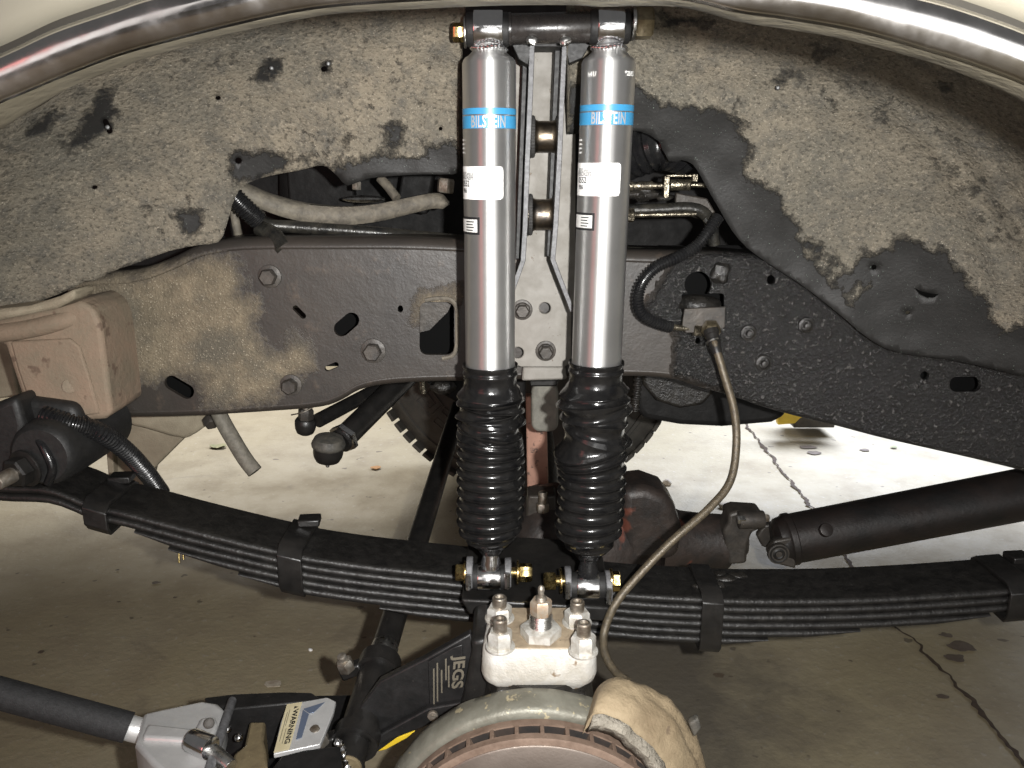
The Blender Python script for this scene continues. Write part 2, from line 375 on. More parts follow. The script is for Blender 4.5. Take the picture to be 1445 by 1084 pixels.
# frame rail: same idea plus an oily, speckled stretch (attribute 'oily')
t = NT('frame_steel')
n2 = t.noise(30, 6, .68); n3 = t.noise(260, 4, .6); n4 = t.noise(520, 2, .5); n5 = t.noise(9, 5, .6)
dust = t.mix(t.ramp(n2, .35, .68), (.12, .099, .068), (.215, .175, .118)); dust = t.mix(t.ramp(n5, .5, .62), dust, (.10, .088, .066)); dust = t.mix(t.ramp(n4, .64, .7, 0, .6), dust, (.5, .44, .33))
steel = t.mix(t.ramp(n5, .3, .7), (.022, .0192, .0168), (.038, .031, .025)); steel = t.mix(t.ramp(n2, .58, .76), steel, (.075, .056, .041))
n6 = t.noise(190, 3, .55); oil = t.mix(t.ramp(n6, .60, .70), (.0125, .0122, .012), (.085, .081, .075))  # pale specks paint wet glints into the oil's colour
rag = t.math('MULTIPLY', t.math('SUBTRACT', t.noise(46, 7, .72), .5), .6)
md = t.ramp(t.math('ADD', t.attr('dust'), rag), -.15, .13)
mo = t.ramp(t.math('ADD', t.attr('oily'), t.math('MULTIPLY', rag, .5)), -.05, .05)
c = t.mix(mo, steel, oil); c = t.mix(md, c, dust)
t.set('Base Color', c); r_ = t.ramp(mo, 0, 1, .46, .22); r_ = t.math('ADD', r_, t.math('MULTIPLY', md, .4)); t.set('Roughness', r_)
t.set('Specular IOR Level', .5)
h = t.math('ADD', t.math('MULTIPLY', n3, t.math('ADD', t.math('MULTIPLY', t.math('ADD', mo, md), 1.0), .05)), t.math('MULTIPLY', n2, .22))
h = t.math('ADD', h, t.math('MULTIPLY', t.math('MULTIPLY', n6, mo), .9)); t.bump(h, .0042, 1.0); M['frame_steel'] = t.m
# concrete floor
t = NT('concrete'); n1 = t.noise(1.1, 6, .6, .5); n2 = t.noise(7, 7, .62); n3 = t.noise(60, 5, .6); n4 = t.noise(24, 2, .5); n5 = t.noise(2.4, 5, .7, .8)
c = t.mix(t.ramp(n1, .35, .66), (.30, .252, .155), (.345, .30, .21)); c = t.mix(t.ramp(n2, .45, .72, 0, .55), c, (.21, .17, .115))
c = t.mix(t.ramp(n3, .60, .70, 0, .4), c, (.42, .39, .34)); c = t.mix(t.ramp(n4, .70, .735, 0, .75), c, (.10, .08, .055)); c = t.mix(t.ramp(n5, .60, .72, 0, .6), c, (.15, .125, .09))
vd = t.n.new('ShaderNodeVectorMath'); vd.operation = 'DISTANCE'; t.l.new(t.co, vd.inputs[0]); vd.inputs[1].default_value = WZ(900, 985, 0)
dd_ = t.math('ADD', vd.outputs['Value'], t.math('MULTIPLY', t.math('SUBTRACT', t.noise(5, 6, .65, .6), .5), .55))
c = t.mix(t.ramp(dd_, .12, .42, .8, 0), c, (.075, .066, .056))  # dark pool paints soft under-truck and flash shade into the floor colour
t.set('Base Color', c); t.set('Roughness', t.ramp(n2, .3, .7, .55, .8)); t.bump(t.math('ADD', n3, t.math('MULTIPLY', n2, 2.0)), .003, .6); M['concrete'] = t.m

# ================================================================ THE SETTING: floor
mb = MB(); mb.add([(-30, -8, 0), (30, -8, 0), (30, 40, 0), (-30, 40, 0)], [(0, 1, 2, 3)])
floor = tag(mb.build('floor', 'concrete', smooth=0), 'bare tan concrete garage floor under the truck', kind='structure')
cr = [(1040, 578), (1056, 604), (1068, 622), (1094, 650), (1112, 678), (1136, 702), (1147, 722), (1178, 764), (1200, 798), (1232, 842), (1262, 884), (1290, 908), (1320, 938), (1352, 972), (1382, 1002), (1410, 1040), (1445, 1080), (1480, 1120)]
cp = [WZ(x, y, 0) for x, y in cr]; L, Rr = [], []
P = spline(cp, 22)
for i, p in enumerate(P):
    tdir = (P[min(i + 1, len(P) - 1)] - P[max(0, i - 1)]).normalized(); nrm = Vector((-tdir.y, tdir.x, 0))
    w = .0025 + .013 * abs(noise.noise(p * 7)) ** 1.3 ; j = nrm * (.014 * noise.noise(p * 16 + Vector((5, 0, 0))) + .006 * noise.noise(p * 55))
    L.append(p + j + nrm * w * (1 + .7 * noise.noise(p * 60)) + Vector((0, 0, .004))); Rr.append(p + j - nrm * w * (1 + .7 * noise.noise(p * 55 + Vector((3, 1, 0)))) + Vector((0, 0, .004)))
pm('crack_dirt', (.075, .05, .03), (.04, .027, .017), 60, (.85, .95))
MB().loft([L, Rr]).build('floor_crack', 'crack_dirt', floor, smooth=0)
# oil-dark stains lying on the concrete
def stain(px, py, rx, ry, seed):
    c = WZ(px, py, 0); pts = []
    for i in range(22):
        a = 2 * PI * i / 22; k = 1 + .45 * noise.noise(Vector((math.cos(a) * 1.6 + seed, math.sin(a) * 1.6, seed)))
        pts.append(c + Vector((math.cos(a) * rx * k, math.sin(a) * ry * k, .0035)))
    m_ = MB(); m_.add(pts, [tuple(range(22))]); m_.build('floor_stain', 'stain_oil', floor, smooth=0)
pm('stain_oil', (.085, .062, .042), (.13, .10, .07), 30, (.5, .7))
for i, (x, y, a, b) in enumerate([(1358, 914, .030, .018), (1347, 930, .022, .014), (1335, 898, .014, .009), (1150, 640, .022, .018), (1140, 632, .03, .016), (1220, 636, .018, .012), (58, 922, .006, .006), (220, 824, .010, .007), (166, 806, .005, .004), (247, 845, .005, .004), (168, 851, .004, .003), (1015, 955, .012, .008), (1330, 985, .012, .007), (640, 836, .01, .01)]): stain(x, y, a, b, i * 3.1)

# ================================================================ wheelhouse: fender, trim, liner
# arch lines as seen from the wheel side (pixel guide), each built at its own distance
lipE = [(-170, 290), (-90, 232), (0, 184), (33, 163), (100, 123), (150, 103), (232, 73), (332, 43), (410, 27), (480, 16), (600, 11), (700, 7), (800, 6), (850, 10), (960, 8), (1045, 31), (1110, 42), (1183, 54), (1294, 82), (1370, 110), (1445, 144), (1530, 192), (1620, 255)]
trimL = [(-170, 248), (-90, 192), (0, 146), (33, 132), (100, 104), (166, 79), (232, 60), (332, 35), (410, 18), (480, 8), (600, 0), (700, -4), (800, -5), (850, -4), (960, -2), (1045, 17), (1110, 26), (1211, 44), (1322, 75), (1380, 94), (1445, 119), (1530, 160), (1620, 220)]
trimU = [(-170, 172), (-90, 118), (0, 80), (33, 65), (83, 42), (166, 14), (206, 0), (300, -26), (410, -50), (500, -62), (600, -70), (700, -74), (800, -74), (870, -70), (960, -62), (1045, -48), (1110, -38), (1211, -20), (1308, 0), (1380, 22), (1445, 46), (1530, 84), (1620, 140)]
def row3(poly, y, dx=0, dy=0, n=5):
    return spline([W(x + dx, yy + dy, y) for x, yy in poly], n)
fender = thing('fender', 'cream painted truck fender edge curving along the top of the picture', 'fender', W(720, -40, .36))
A = row3(lipE, .415); B = row3(trimL, .375); Bm = [a.lerp(b, .55) + Vector((0, .006, -.001)) for a, b in zip(A, B)]
B2 = [b + Vector((0, -.001, 0)) for b in B]
Ab = [a + Vector((0, .035, .012)) for a in A]
MB().loft([Ab, [a + Vector((0, .004, .002)) for a in A], A, Bm, B, B2]).build('fender_lip', 'lip_paint', fender, smooth=60, solid=.0015)
C = row3(trimU, .372)
rows = []
for k in range(9):
    t_ = k / 8; bul = .0035 * math.sin(PI * t_) ** .8
    rows.append([b.lerp(c, t_) + Vector((0, -bul, 0)) for b, c in zip(B2, C)])
MB().loft(rows).build('chrome_trim', 'chrome_trim', fender, smooth=60, solid=.001)
C2 = [c + Vector((0, .004, .004)) for c in C]; C3 = [c + Vector((0, -.001, .012)) for c in C]
MB().loft([C, C2]).build('trim_seam', 'seam_dark', fender, smooth=0, solid=.001)
rows = [C2, C3] + [[c + Vector((c.x * .02 * k, -.004 - .002 * k, .012 + .035 * k)) for c in C] for k in (1, 2, 3, 4)]
MB().loft(rows).build('fender_panel', 'fender_paint', fender, smooth=60, solid=.001)

# the liner is a bowl: superellipsoid of radius .68 about the arch centre, from the lip (y .36) to the inner wall (y 1.12)
LC = H - .60
RIBS = [smooth2([(1180, 85), (1290, 180), (1370, 290), (1410, 400)], 14), smooth2([(1265, 95), (1365, 200), (1432, 330)], 14)]
def bowl(px, py):
    d = ray(px, py); lo, hi = .30, 1.35
    def f(y):
        p = CAM + d * (y / d.y); r = math.hypot(p.x * .94, p.z - LC) / .82
        return r ** 6 + max(0, (y - .30) / .80) ** 6 - 1
    if f(lo) > 0: return CAM + d * (lo / d.y)
    for _ in range(34):
        m_ = (lo + hi) / 2
        if f(m_) > 0: hi = m_
        else: lo = m_
    p = CAM + d * (lo / d.y)
    for ln in RIBS:                         # low pressed ribs in the rear panel
        q_ = min(math.hypot(px - a, py - b) for a, b in ln); p = p + Vector((0, -.007 * math.exp(-(q_ / 13) ** 2), 0))
    return p + Vector((0, 1, 0)) * (.010 * noise.noise(p * 7) + .0035 * noise.noise(p * 26))
up_l = [(-40, 170), (0, 140), (100, 95), (232, 45), (332, 20), (480, -8), (600, -14), (660, -16), (652, 60)]
low_l = [(652, 240), (640, 246), (600, 246), (560, 248), (520, 252), (492, 262), (478, 250), (462, 236), (448, 234), (420, 241), (380, 248), (345, 260), (330, 280), (324, 300), (318, 322), (308, 342), (280, 346), (240, 354), (190, 372), (150, 386), (136, 396), (118, 398), (100, 408), (60, 424), (20, 440), (-40, 446)]
bare_l = [[(146, 121), (168, 163), (146, 186), (126, 199), (97, 211), (103, 193), (126, 160)], [(357, 110), (380, 80), (396, 92), (392, 104), (376, 114)], [(318, 232), (330, 214), (392, 219), (430, 226), (400, 236), (349, 254), (327, 262), (322, 250)],
          [(462, 238), (500, 226), (540, 220), (575, 226), (600, 220), (622, 206), (655, 204), (655, 270), (480, 268)], [(541, 180), (560, 174), (574, 182), (570, 202), (554, 210), (546, 198)], [(454, 88), (462, 84), (464, 98), (456, 104)], [(40, 176), (75, 160), (90, 166), (52, 196), (38, 190)], [(250, 300), (280, 296), (286, 322), (262, 330)]]
up_r = [(800, -16), (900, -14), (1045, 12), (1183, 36), (1294, 60), (1370, 90), (1445, 122), (1490, 148)]
low_r = [(1490, 470), (1470, 520), (1445, 530), (1400, 520), (1340, 508), (1290, 502), (1250, 492), (1215, 470), (1180, 440), (1140, 408), (1110, 388), (1085, 372), (1055, 350), (1034, 326), (1018, 300), (1004, 276), (990, 250), (978, 232), (962, 226), (944, 228), (930, 200), (905, 186), (886, 186), (800, 190)]
bare_r = [[(800, 120), (890, 112), (905, 128), (940, 150), (985, 152), (1026, 160), (1052, 178), (1042, 195), (1059, 201), (1052, 214), (1066, 214), (1053, 224), (1055, 253), (1073, 257), (1090, 264), (1099, 280), (1110, 300), (1130, 322), (1131, 335), (1150, 372), (1180, 405), (1215, 440), (1260, 490), (1100, 480), (880, 420), (800, 300)],
          [(1183, 391), (1207, 376), (1215, 359), (1257, 350), (1259, 335), (1285, 339), (1333, 356), (1348, 369), (1359, 387), (1373, 418), (1384, 416), (1396, 439), (1410, 464), (1418, 470), (1436, 457), (1500, 461), (1500, 560), (1230, 520), (1200, 440), (1204, 426), (1226, 402), (1207, 407), (1189, 407)],
          [(1146, 65), (1173, 72), (1153, 88)], [(1095, 116), (1104, 108), (1119, 110), (1112, 124)], [(1315, 118), (1340, 122), (1330, 131)], [(1167, 143), (1178, 145), (1176, 152)], [(925, 20), (962, 28), (1005, 30), (985, 40), (950, 36)]]
def bare_fn(polys, thin=()):            # thin: stretches where the dust is only partly gone, each with its ceiling
    return lambda x, y: max([-1.2] + [sdist(x, y, p) / 100 for p in polys] + [min(sdist(x, y, p) / 100, c_) for p, c_ in thin])
thin_l = [([(430, 50), (655, 20), (655, 215), (560, 210), (480, 150)], -.10), ([(-20, 210), (150, 112), (330, 56), (480, 26), (480, 44), (330, 84), (160, 146), (30, 232), (-20, 250)], -.10), ([(200, 290), (310, 270), (320, 345), (230, 350)], -.09), ([(400, 190), (520, 200), (540, 235), (450, 238)], -.07)]
thin_r = [([(1270, 150), (1300, 158), (1345, 205), (1428, 320), (1405, 350), (1330, 240)], -.065), ([(1165, 66), (1240, 126), (1335, 222), (1312, 238), (1220, 162), (1150, 100)], -.08), ([(1070, 74), (1130, 86), (1155, 122), (1100, 118)], -.085), ([(900, 20), (1050, 40), (1040, 150), (900, 120)], -.10), ([(1130, 330), (1180, 360), (1200, 420), (1160, 400)], -.02)]
liner = thing('fender_liner', 'dusty tan inner fender liner with dark bare patches around the wheel well', 'fender liner', W(720, 100, .9))
hl = [ell(307, 139, 4, 4, 0, 8), ell(134, 265, 4, 3.4, 0, 8), ell(334, 227, 5, 5, 0, 8), ell(457, 98, 5, 5, 0, 8), ell(622, 182, 3, 3, 0, 6), slot(150, 172, 157, 187, 4, 4)]
hr = [ell(1235, 378, 4, 4, 0, 8), ell(1282, 442, 3.6, 3, 0, 8), [(1290, 406), (1300, 411), (1312, 414), (1325, 415), (1318, 420), (1308, 421), (1298, 416)]]
o = sheet(up_l + smooth2(low_l, 2), bowl, 0, hl, 9, {'bare': bare_fn(bare_l, thin_l)}).build('front_panel', 'liner_dust', liner, smooth=60, solid=.003)
o['label'] = 'left liner panel with scattered dark chips'
o = sheet(up_r + smooth2(low_r, 2), bowl, 0, hr, 9, {'bare': bare_fn(bare_r, thin_r)}).build('rear_panel', 'liner_dust', liner, smooth=60, solid=.003)
o['label'] = 'right liner panel with large dark bare patches'
# studs that poke through the liner
for x, y in ((153, 180), (382, 96), (463, 90), (1098, 124)):
    p = bowl(x, y); q = p + (CAM - p).normalized() * .012
    MB().cyl(p, q, .0028, 10, .0006).build('clip_stud', 'black_paint', liner)

# ================================================================ engine bay dark mass behind the liner
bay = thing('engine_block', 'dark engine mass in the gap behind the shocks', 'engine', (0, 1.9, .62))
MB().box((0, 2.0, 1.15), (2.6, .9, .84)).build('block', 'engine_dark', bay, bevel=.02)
MB().box((-.72, 2.5, .88), (1.5, .34, .70)).build('unseen_floor_shade_box', 'engine_dark', bay, bevel=.02)  # unseen far-side boxes, shaped to keep daylight off the near floor
MB().box((.9, 2.5, .95), (1.6, .34, .66)).build('unseen_floor_shade_box', 'engine_dark', bay, bevel=.02)
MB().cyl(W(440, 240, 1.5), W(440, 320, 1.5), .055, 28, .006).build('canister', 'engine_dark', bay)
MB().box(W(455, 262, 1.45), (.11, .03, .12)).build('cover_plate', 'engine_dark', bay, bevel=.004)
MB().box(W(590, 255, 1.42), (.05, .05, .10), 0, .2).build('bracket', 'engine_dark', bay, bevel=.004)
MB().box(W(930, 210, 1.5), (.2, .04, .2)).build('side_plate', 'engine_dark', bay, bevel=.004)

# ================================================================ frame rail
YF = 1.12
topE = [(96, 408), (140, 402), (180, 400), (215, 392), (250, 378), (285, 362), (330, 354), (380, 352), (450, 352), (560, 352), (660, 356), (760, 364), (880, 370), (960, 372), (1030, 374), (1086, 380), (1110, 390), (1140, 410), (1180, 440), (1230, 472), (1260, 484), (1330, 500), (1400, 516), (1480, 532)]
botE = [(1480, 666), (1445, 656), (1380, 640), (1300, 622), (1240, 608), (1180, 592), (1130, 580), (1080, 566), (1040, 552), (990, 538), (950, 526), (890, 522), (800, 524), (700, 528), (600, 530), (540, 534), (505, 542), (480, 556), (450, 566), (380, 572), (280, 578), (200, 580), (150, 580), (96, 576)]
fr_out = smooth2(topE, 3) + smooth2(botE, 3)
dust_f = [[(90, 400), (200, 392), (320, 366), (338, 395), (332, 415), (355, 430), (356, 466), (370, 495), (400, 505), (420, 478), (436, 488), (440, 515), (412, 536), (370, 562), (300, 572), (285, 530), (160, 528), (90, 540)], [(592, 428), (600, 418), (640, 414), (640, 424), (600, 432), (590, 446)]]
oil_f = [[(958, 362), (1500, 350), (1500, 700), (1080, 600), (1000, 545), (950, 530), (955, 470), (905, 440), (930, 400)]]
hf = [slot(242, 540, 264, 553, 10), rrect(592, 426, 641, 501, 11), slot(482, 464, 496, 452, 11), slot(462, 520, 474, 515, 4), slot(417, 435, 428, 446, 4), ell(985, 402, 19), rrect(962, 414, 1022, 440, 4), ell(1088, 395, 6, 7), ell(1252, 472, 5, 5), ell(1293, 484, 12.5, 11), ell(1305, 530, 6.5, 6), ell(1352, 502, 4, 4), rrect(1340, 532, 1384, 553, 9), ell(985, 481, 4, 5), ell(565, 436, 4, 5)]
frame = thing('frame_rail', 'dark steel frame rail crossing behind the shocks, dusty at left and oily at right', 'frame rail', W(722, 560, YF))
o = sheet(fr_out, lambda x, y: W(x, y, YF), .007, hf, 11, {'dust': bare_fn(dust_f), 'oily': bare_fn(oil_f)}).build('web', 'frame_steel', frame, smooth=30)
def flange(poly, sgn, name):
    P0 = [W(x, y, YF) for x, y in smooth2(poly, 3)]; rows = []
    for k in range(6):
        a = PI / 2 * k / 5; rows.append([p + Vector((0, .011 * (1 - math.cos(a)), sgn * .011 * math.sin(a))) for p in P0])
    rows.append([p + Vector((0, .075, sgn * .011)) for p in P0])
    m_ = MB().loft(rows); px = [proj(v) for v in m_.v]
    m_.attr['dust'] = [bare_fn(dust_f)(*q) for q in px]; m_.attr['oily'] = [bare_fn(oil_f)(*q) for q in px]
    m_.build(name, 'frame_steel', frame, smooth=60, solid=.005)
flange(topE, 1, 'top_flange'); flange(botE, -1, 'bottom_flange')
# inner plate behind the window; black sheets paint shade inside the holes
sheet([(570, 400), (650, 400), (632, 440), (606, 466), (570, 474)], lambda x, y: W(x, y, YF + .05), .004).build('inner_plate_and_shade', 'dark_iron', frame, smooth=0)
MB().box(W(617, 465, YF + .13), (.12, .004, .14)).build('inner_plate_and_shade', 'void_black', frame, smooth=0)
MB().box(W(985, 405, YF + .09), (.12, .004, .12)).build('inner_plate_and_shade', 'void_black', frame, smooth=0)
MB().box(W(1300, 500, YF + .09), (.26, .004, .12)).build('inner_plate_and_shade', 'void_black', frame, smooth=0)
MB().box(W(500, 470, YF + .09), (.12, .004, .10)).build('inner_plate_and_shade', 'void_black', frame, smooth=0)
MB().box(W(250, 545, YF + .08), (.1, .004, .06)).build('inner_plate_and_shade', 'void_black', frame, smooth=0)
# weld bead round the square window
wp = [W(x, y, YF - .001) for x, y in ((600, 424), (618, 421), (636, 423), (644, 434), (645, 462), (644, 490), (638, 502), (624, 506))]
MB().tube(wp, .0030, 8, 8).build('cut_rim', 'strap_dust', frame)
for x, y, r_, mt in ((381, 390, 15, 'dark_iron'), (527, 495, 16, 'dark_iron'), (411, 543, 14, 'dark_iron')):
    m_ = MB(); p = W(x, y, YF); s_ = mpp(p); m_.cyl(p, p - Vector((0, .003, 0)), r_ * 1.1 * s_, 28, .0008); m_.hexa(p - Vector((0, .003, 0)), p - Vector((0, .016, 0)), r_ * .8 * s_, random.random())
    m_.build('frame_bolt', 'frame_bolt_rust' if 'frame_bolt_rust' in M else mt, frame)
for x, y in ((1056, 470), (1137, 459), (1077, 512)):
    m_ = MB(); p = W(x, y, YF); s_ = mpp(p); m_.lathe(p, p - Vector((0, 1, 0)), [(0, 12 * s_), (.003, 11 * s_), (.004, 8 * s_), (.002, 7 * s_)], 24); m_.cyl(p, p - Vector((0, .010, 0)), 4.5 * s_, 14, .001)
    m_.build('rivet', 'grease_black', frame)
# oil-soaked clamp lump beside the big hole
MB().blob(W(1016, 386, YF - .004), (.012, .008, .016), 14, 10, .006, 90).build('grease_lump', 'grease_black', frame)
# pressed crease line on the right rail
MB().box(W(975, 452, YF - .0015), (.09, .003, .0015)).build('crease', 'grease_black', frame, smooth=0)
# crossmember tube along the rail's top at right, brace at left
xt = thing('crossmember_edge', 'glossy black rolled flange along the top of the right frame rail', 'flange', W(980, 356, 1.15))
MB().tube([W(640, 350, 1.16), W(880, 357, 1.16), W(960, 361, 1.16), W(1070, 369, 1.16)], .009, 14).build('rolled_tube', 'pipe_black', xt)

# front hanger bracket, rusty and dusty, at the far left
hb = thing('spring_hanger', 'rusty dust-covered spring hanger bracket at the left end of the frame', 'bracket', W(80, 590, 1.03))
yH = 1.03
MB().prism([W(x, y, yH) for x, y in ((-40, 486), (6, 486), (20, 530), (38, 584), (70, 588), (110, 596), (148, 592), (158, 584), (150, 520), (142, 460), (132, 436), (112, 424), (60, 436), (-40, 458))], (0, .10, 0)).build('bracket_plate', 'rust_dust', hb, bevel=.006, seg=3)
MB().prism([W(x, y, yH - .004) for x, y in ((44, 578), (24, 520), (14, 482), (98, 478), (112, 490), (128, 540), (140, 584), (100, 590), (70, 584))], (0, .006, 0)).build('pressed_panel', 'rust_dust', hb, bevel=.004, seg=3)
MB().tube([W(-60, 476, yH + .004), W(30, 466, yH + .004), W(90, 452, yH + .006), W(128, 440, yH + .02)], .0125, 12).build('top_ledge', 'rust_dust', hb)
MB().cyl(W(98, 545, yH - .005), W(98, 545, yH - .0035), .009, 20, .0005).build('dimple', 'rust_dust', hb)
ov = MB().prism([W(x, y, .985) for x, y in ((-40, 440), (40, 432), (84, 418), (104, 408), (106, 422), (80, 436), (20, 448), (-40, 462))], (0, .05, 0)).build('liner_flap', 'tan_dust', hb, bevel=.004)
tg = MB().prism([W(x, y, 1.3) for x, y in ((-30, 470), (12, 478), (26, 560), (-30, 566))], (0, .02, 0)).build('bumper_bracket', 'tan_dust', None, bevel=.004)
tag(tg, 'tan bumper bracket end peeking at the left picture edge', 'bracket')
for k, (a, b) in enumerate((((-10, 548), (22, 540)), ((-10, 570), (26, 556)), ((-8, 520), (14, 508)))):
    pass

# ================================================================ shock tower
YS = .95                                    # the plane of both shock axes
tw = thing('shock_tower', 'bare steel dual shock tower bolted to the frame rail between the shocks', 'shock bracket', W(770, 515, 1.08))
plate = [(727, 20), (812, 20), (812, 420), (806, 440), (806, 512), (796, 518), (735, 518), (716, 510), (716, 420), (727, 390)]
yP = 1.085
sheet(plate, lambda x, y: W(x, y, yP), .008, [ell(769, 435, 8), ell(731, 498, 8)]).build('back_plate', 'raw_plate', tw, smooth=30, bevel=.0012)
# side straps standing on the plate, bent outward at the foot
def strap(pts, name):
    y0, y1 = 1.0, yP; th = .0062
    front = [W(x, y, y0) for x, y in pts]
    a = [p - Vector((th / 2, 0, 0)) for p in front]; b = [p + Vector((th / 2, 0, 0)) for p in front]
    rows = [a, b, [p + Vector((0, y1 - y0, 0)) for p in b], [p + Vector((0, y1 - y0, 0)) for p in a]]
    n = len(a); m_ = MB(); m_.v = [v for r_ in rows for v in r_]
    for k in range(4):
        for i in range(n - 1): m_.f.append((k * n + i, k * n + i + 1, ((k + 1) % 4) * n + i + 1, ((k + 1) % 4) * n + i))
    m_.f += [(0, n, 2 * n, 3 * n), (n - 1, 2 * n - 1, 3 * n - 1, 4 * n - 1)]
    s_ = m_.build(name, 'strap_steel', tw, smooth=20, bevel=.0008)
    e = MB().loft([[p - Vector((0, .0006, 0)) + Vector((.0006, 0, 0)) for p in a], [p - Vector((.0006, .0006, 0)) for p in b]]).build('cut_edge', 'strap_edge', s_, smooth=0, solid=.0004)
strap([(751, 58), (748, 140), (744, 230), (741, 320), (738, 368), (731, 388), (718, 424), (712, 440)], 'side_strap')
strap([(797, 58), (793, 140), (789, 230), (784, 320), (780, 366), (788, 388), (803, 426), (808, 440)], 'side_strap')
for pts_ in (((738, 62), (746, 62), (733, 366), (727, 366)), ((783, 62), (792, 62), (776, 362), (771, 362))):  # dark strips: inner flange plus the straps' cast shadow put in as colour
    MB().prism([W(x, y, 1.035) for x, y in pts_], (0, .048, 0)).build('channel_shade_strip', 'rubber_matte', tw, bevel=.001)
for py in (193, 303):
    c0, c1 = W(748 if py < 250 else 745, py, 1.03), W(791 if py < 250 else 786, py, 1.03)
    r_ = 25 * mpp(c0); Lx = (c1 - c0).length
    m_ = MB().lathe(c0, c1, [(0, r_ * 1.05), (Lx * .12, r_ * 1.04), (Lx * .2, r_ * .9), (Lx * .3, r_ * .86), (Lx * .7, r_ * .86), (Lx * .8, r_ * .9), (Lx * .88, r_ * 1.04), (Lx, r_ * 1.05)], 36)
    tb = m_.build('cross_tube', 'weld_tint', tw)
    for q in (.08, .92):
        p = c0.lerp(c1, q); m_ = MB().tube([p + Vector((0, math.cos(a) * r_ * 1.02, math.sin(a) * r_ * 1.02)) for a in [2 * PI * i / 24 for i in range(25)]], .0026, 8, 3, rib=.0035, ribamp=.0006); m_.build('weld_ring', 'strap_steel', tb)
# the cross tube that carries both upper bolts
c0, c1 = W(718, 41, YS), W(842, 38, YS); r_ = 20.5 * mpp(c0)
MB().cyl(c0, c1, r_, 40, .002).build('mount_tube', 'black_tube', tw)
MB().lathe(c0, c1, [(0, r_ * 1.06), (.0025, r_ * 1.06), (.003, r_)], 40).build('tube_collar', 'black_tube', tw)
for x in (751, 797):
    MB().blob(W(x, 58, YS - .012), (.006, .005, .005), 12, 8, .003, 200).build('weld_bead', 'steel_bright', tw)
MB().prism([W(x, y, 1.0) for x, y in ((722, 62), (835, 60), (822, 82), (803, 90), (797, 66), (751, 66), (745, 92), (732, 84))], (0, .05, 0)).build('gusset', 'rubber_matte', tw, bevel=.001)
for x, y in ((737, 437), (770, 495)):
    m_ = MB(); p = W(x, y, yP); s_ = mpp(p); m_.cyl(p, p - Vector((0, .003, 0)), 14.5 * s_, 28, .0008); m_.lathe(p, p - Vector((0, 1, 0)), [(0, 11 * s_), (.004, 11 * s_), (.006, 9.6 * s_)], 28); m_.hexa(p - Vector((0, .004, 0)), p - Vector((0, .017, 0)), 9.6 * s_, .25)
    m_.build('flange_bolt', 'dark_bolt' if 'dark_bolt' in M else 'dark_iron', tw)
MB().prism([W(x, y, yP + .01) for x, y in ((738, 518), (798, 518), (800, 536), (736, 538))], (0, .06, 0)).build('foot_flange', 'raw_plate', tw, bevel=.003)

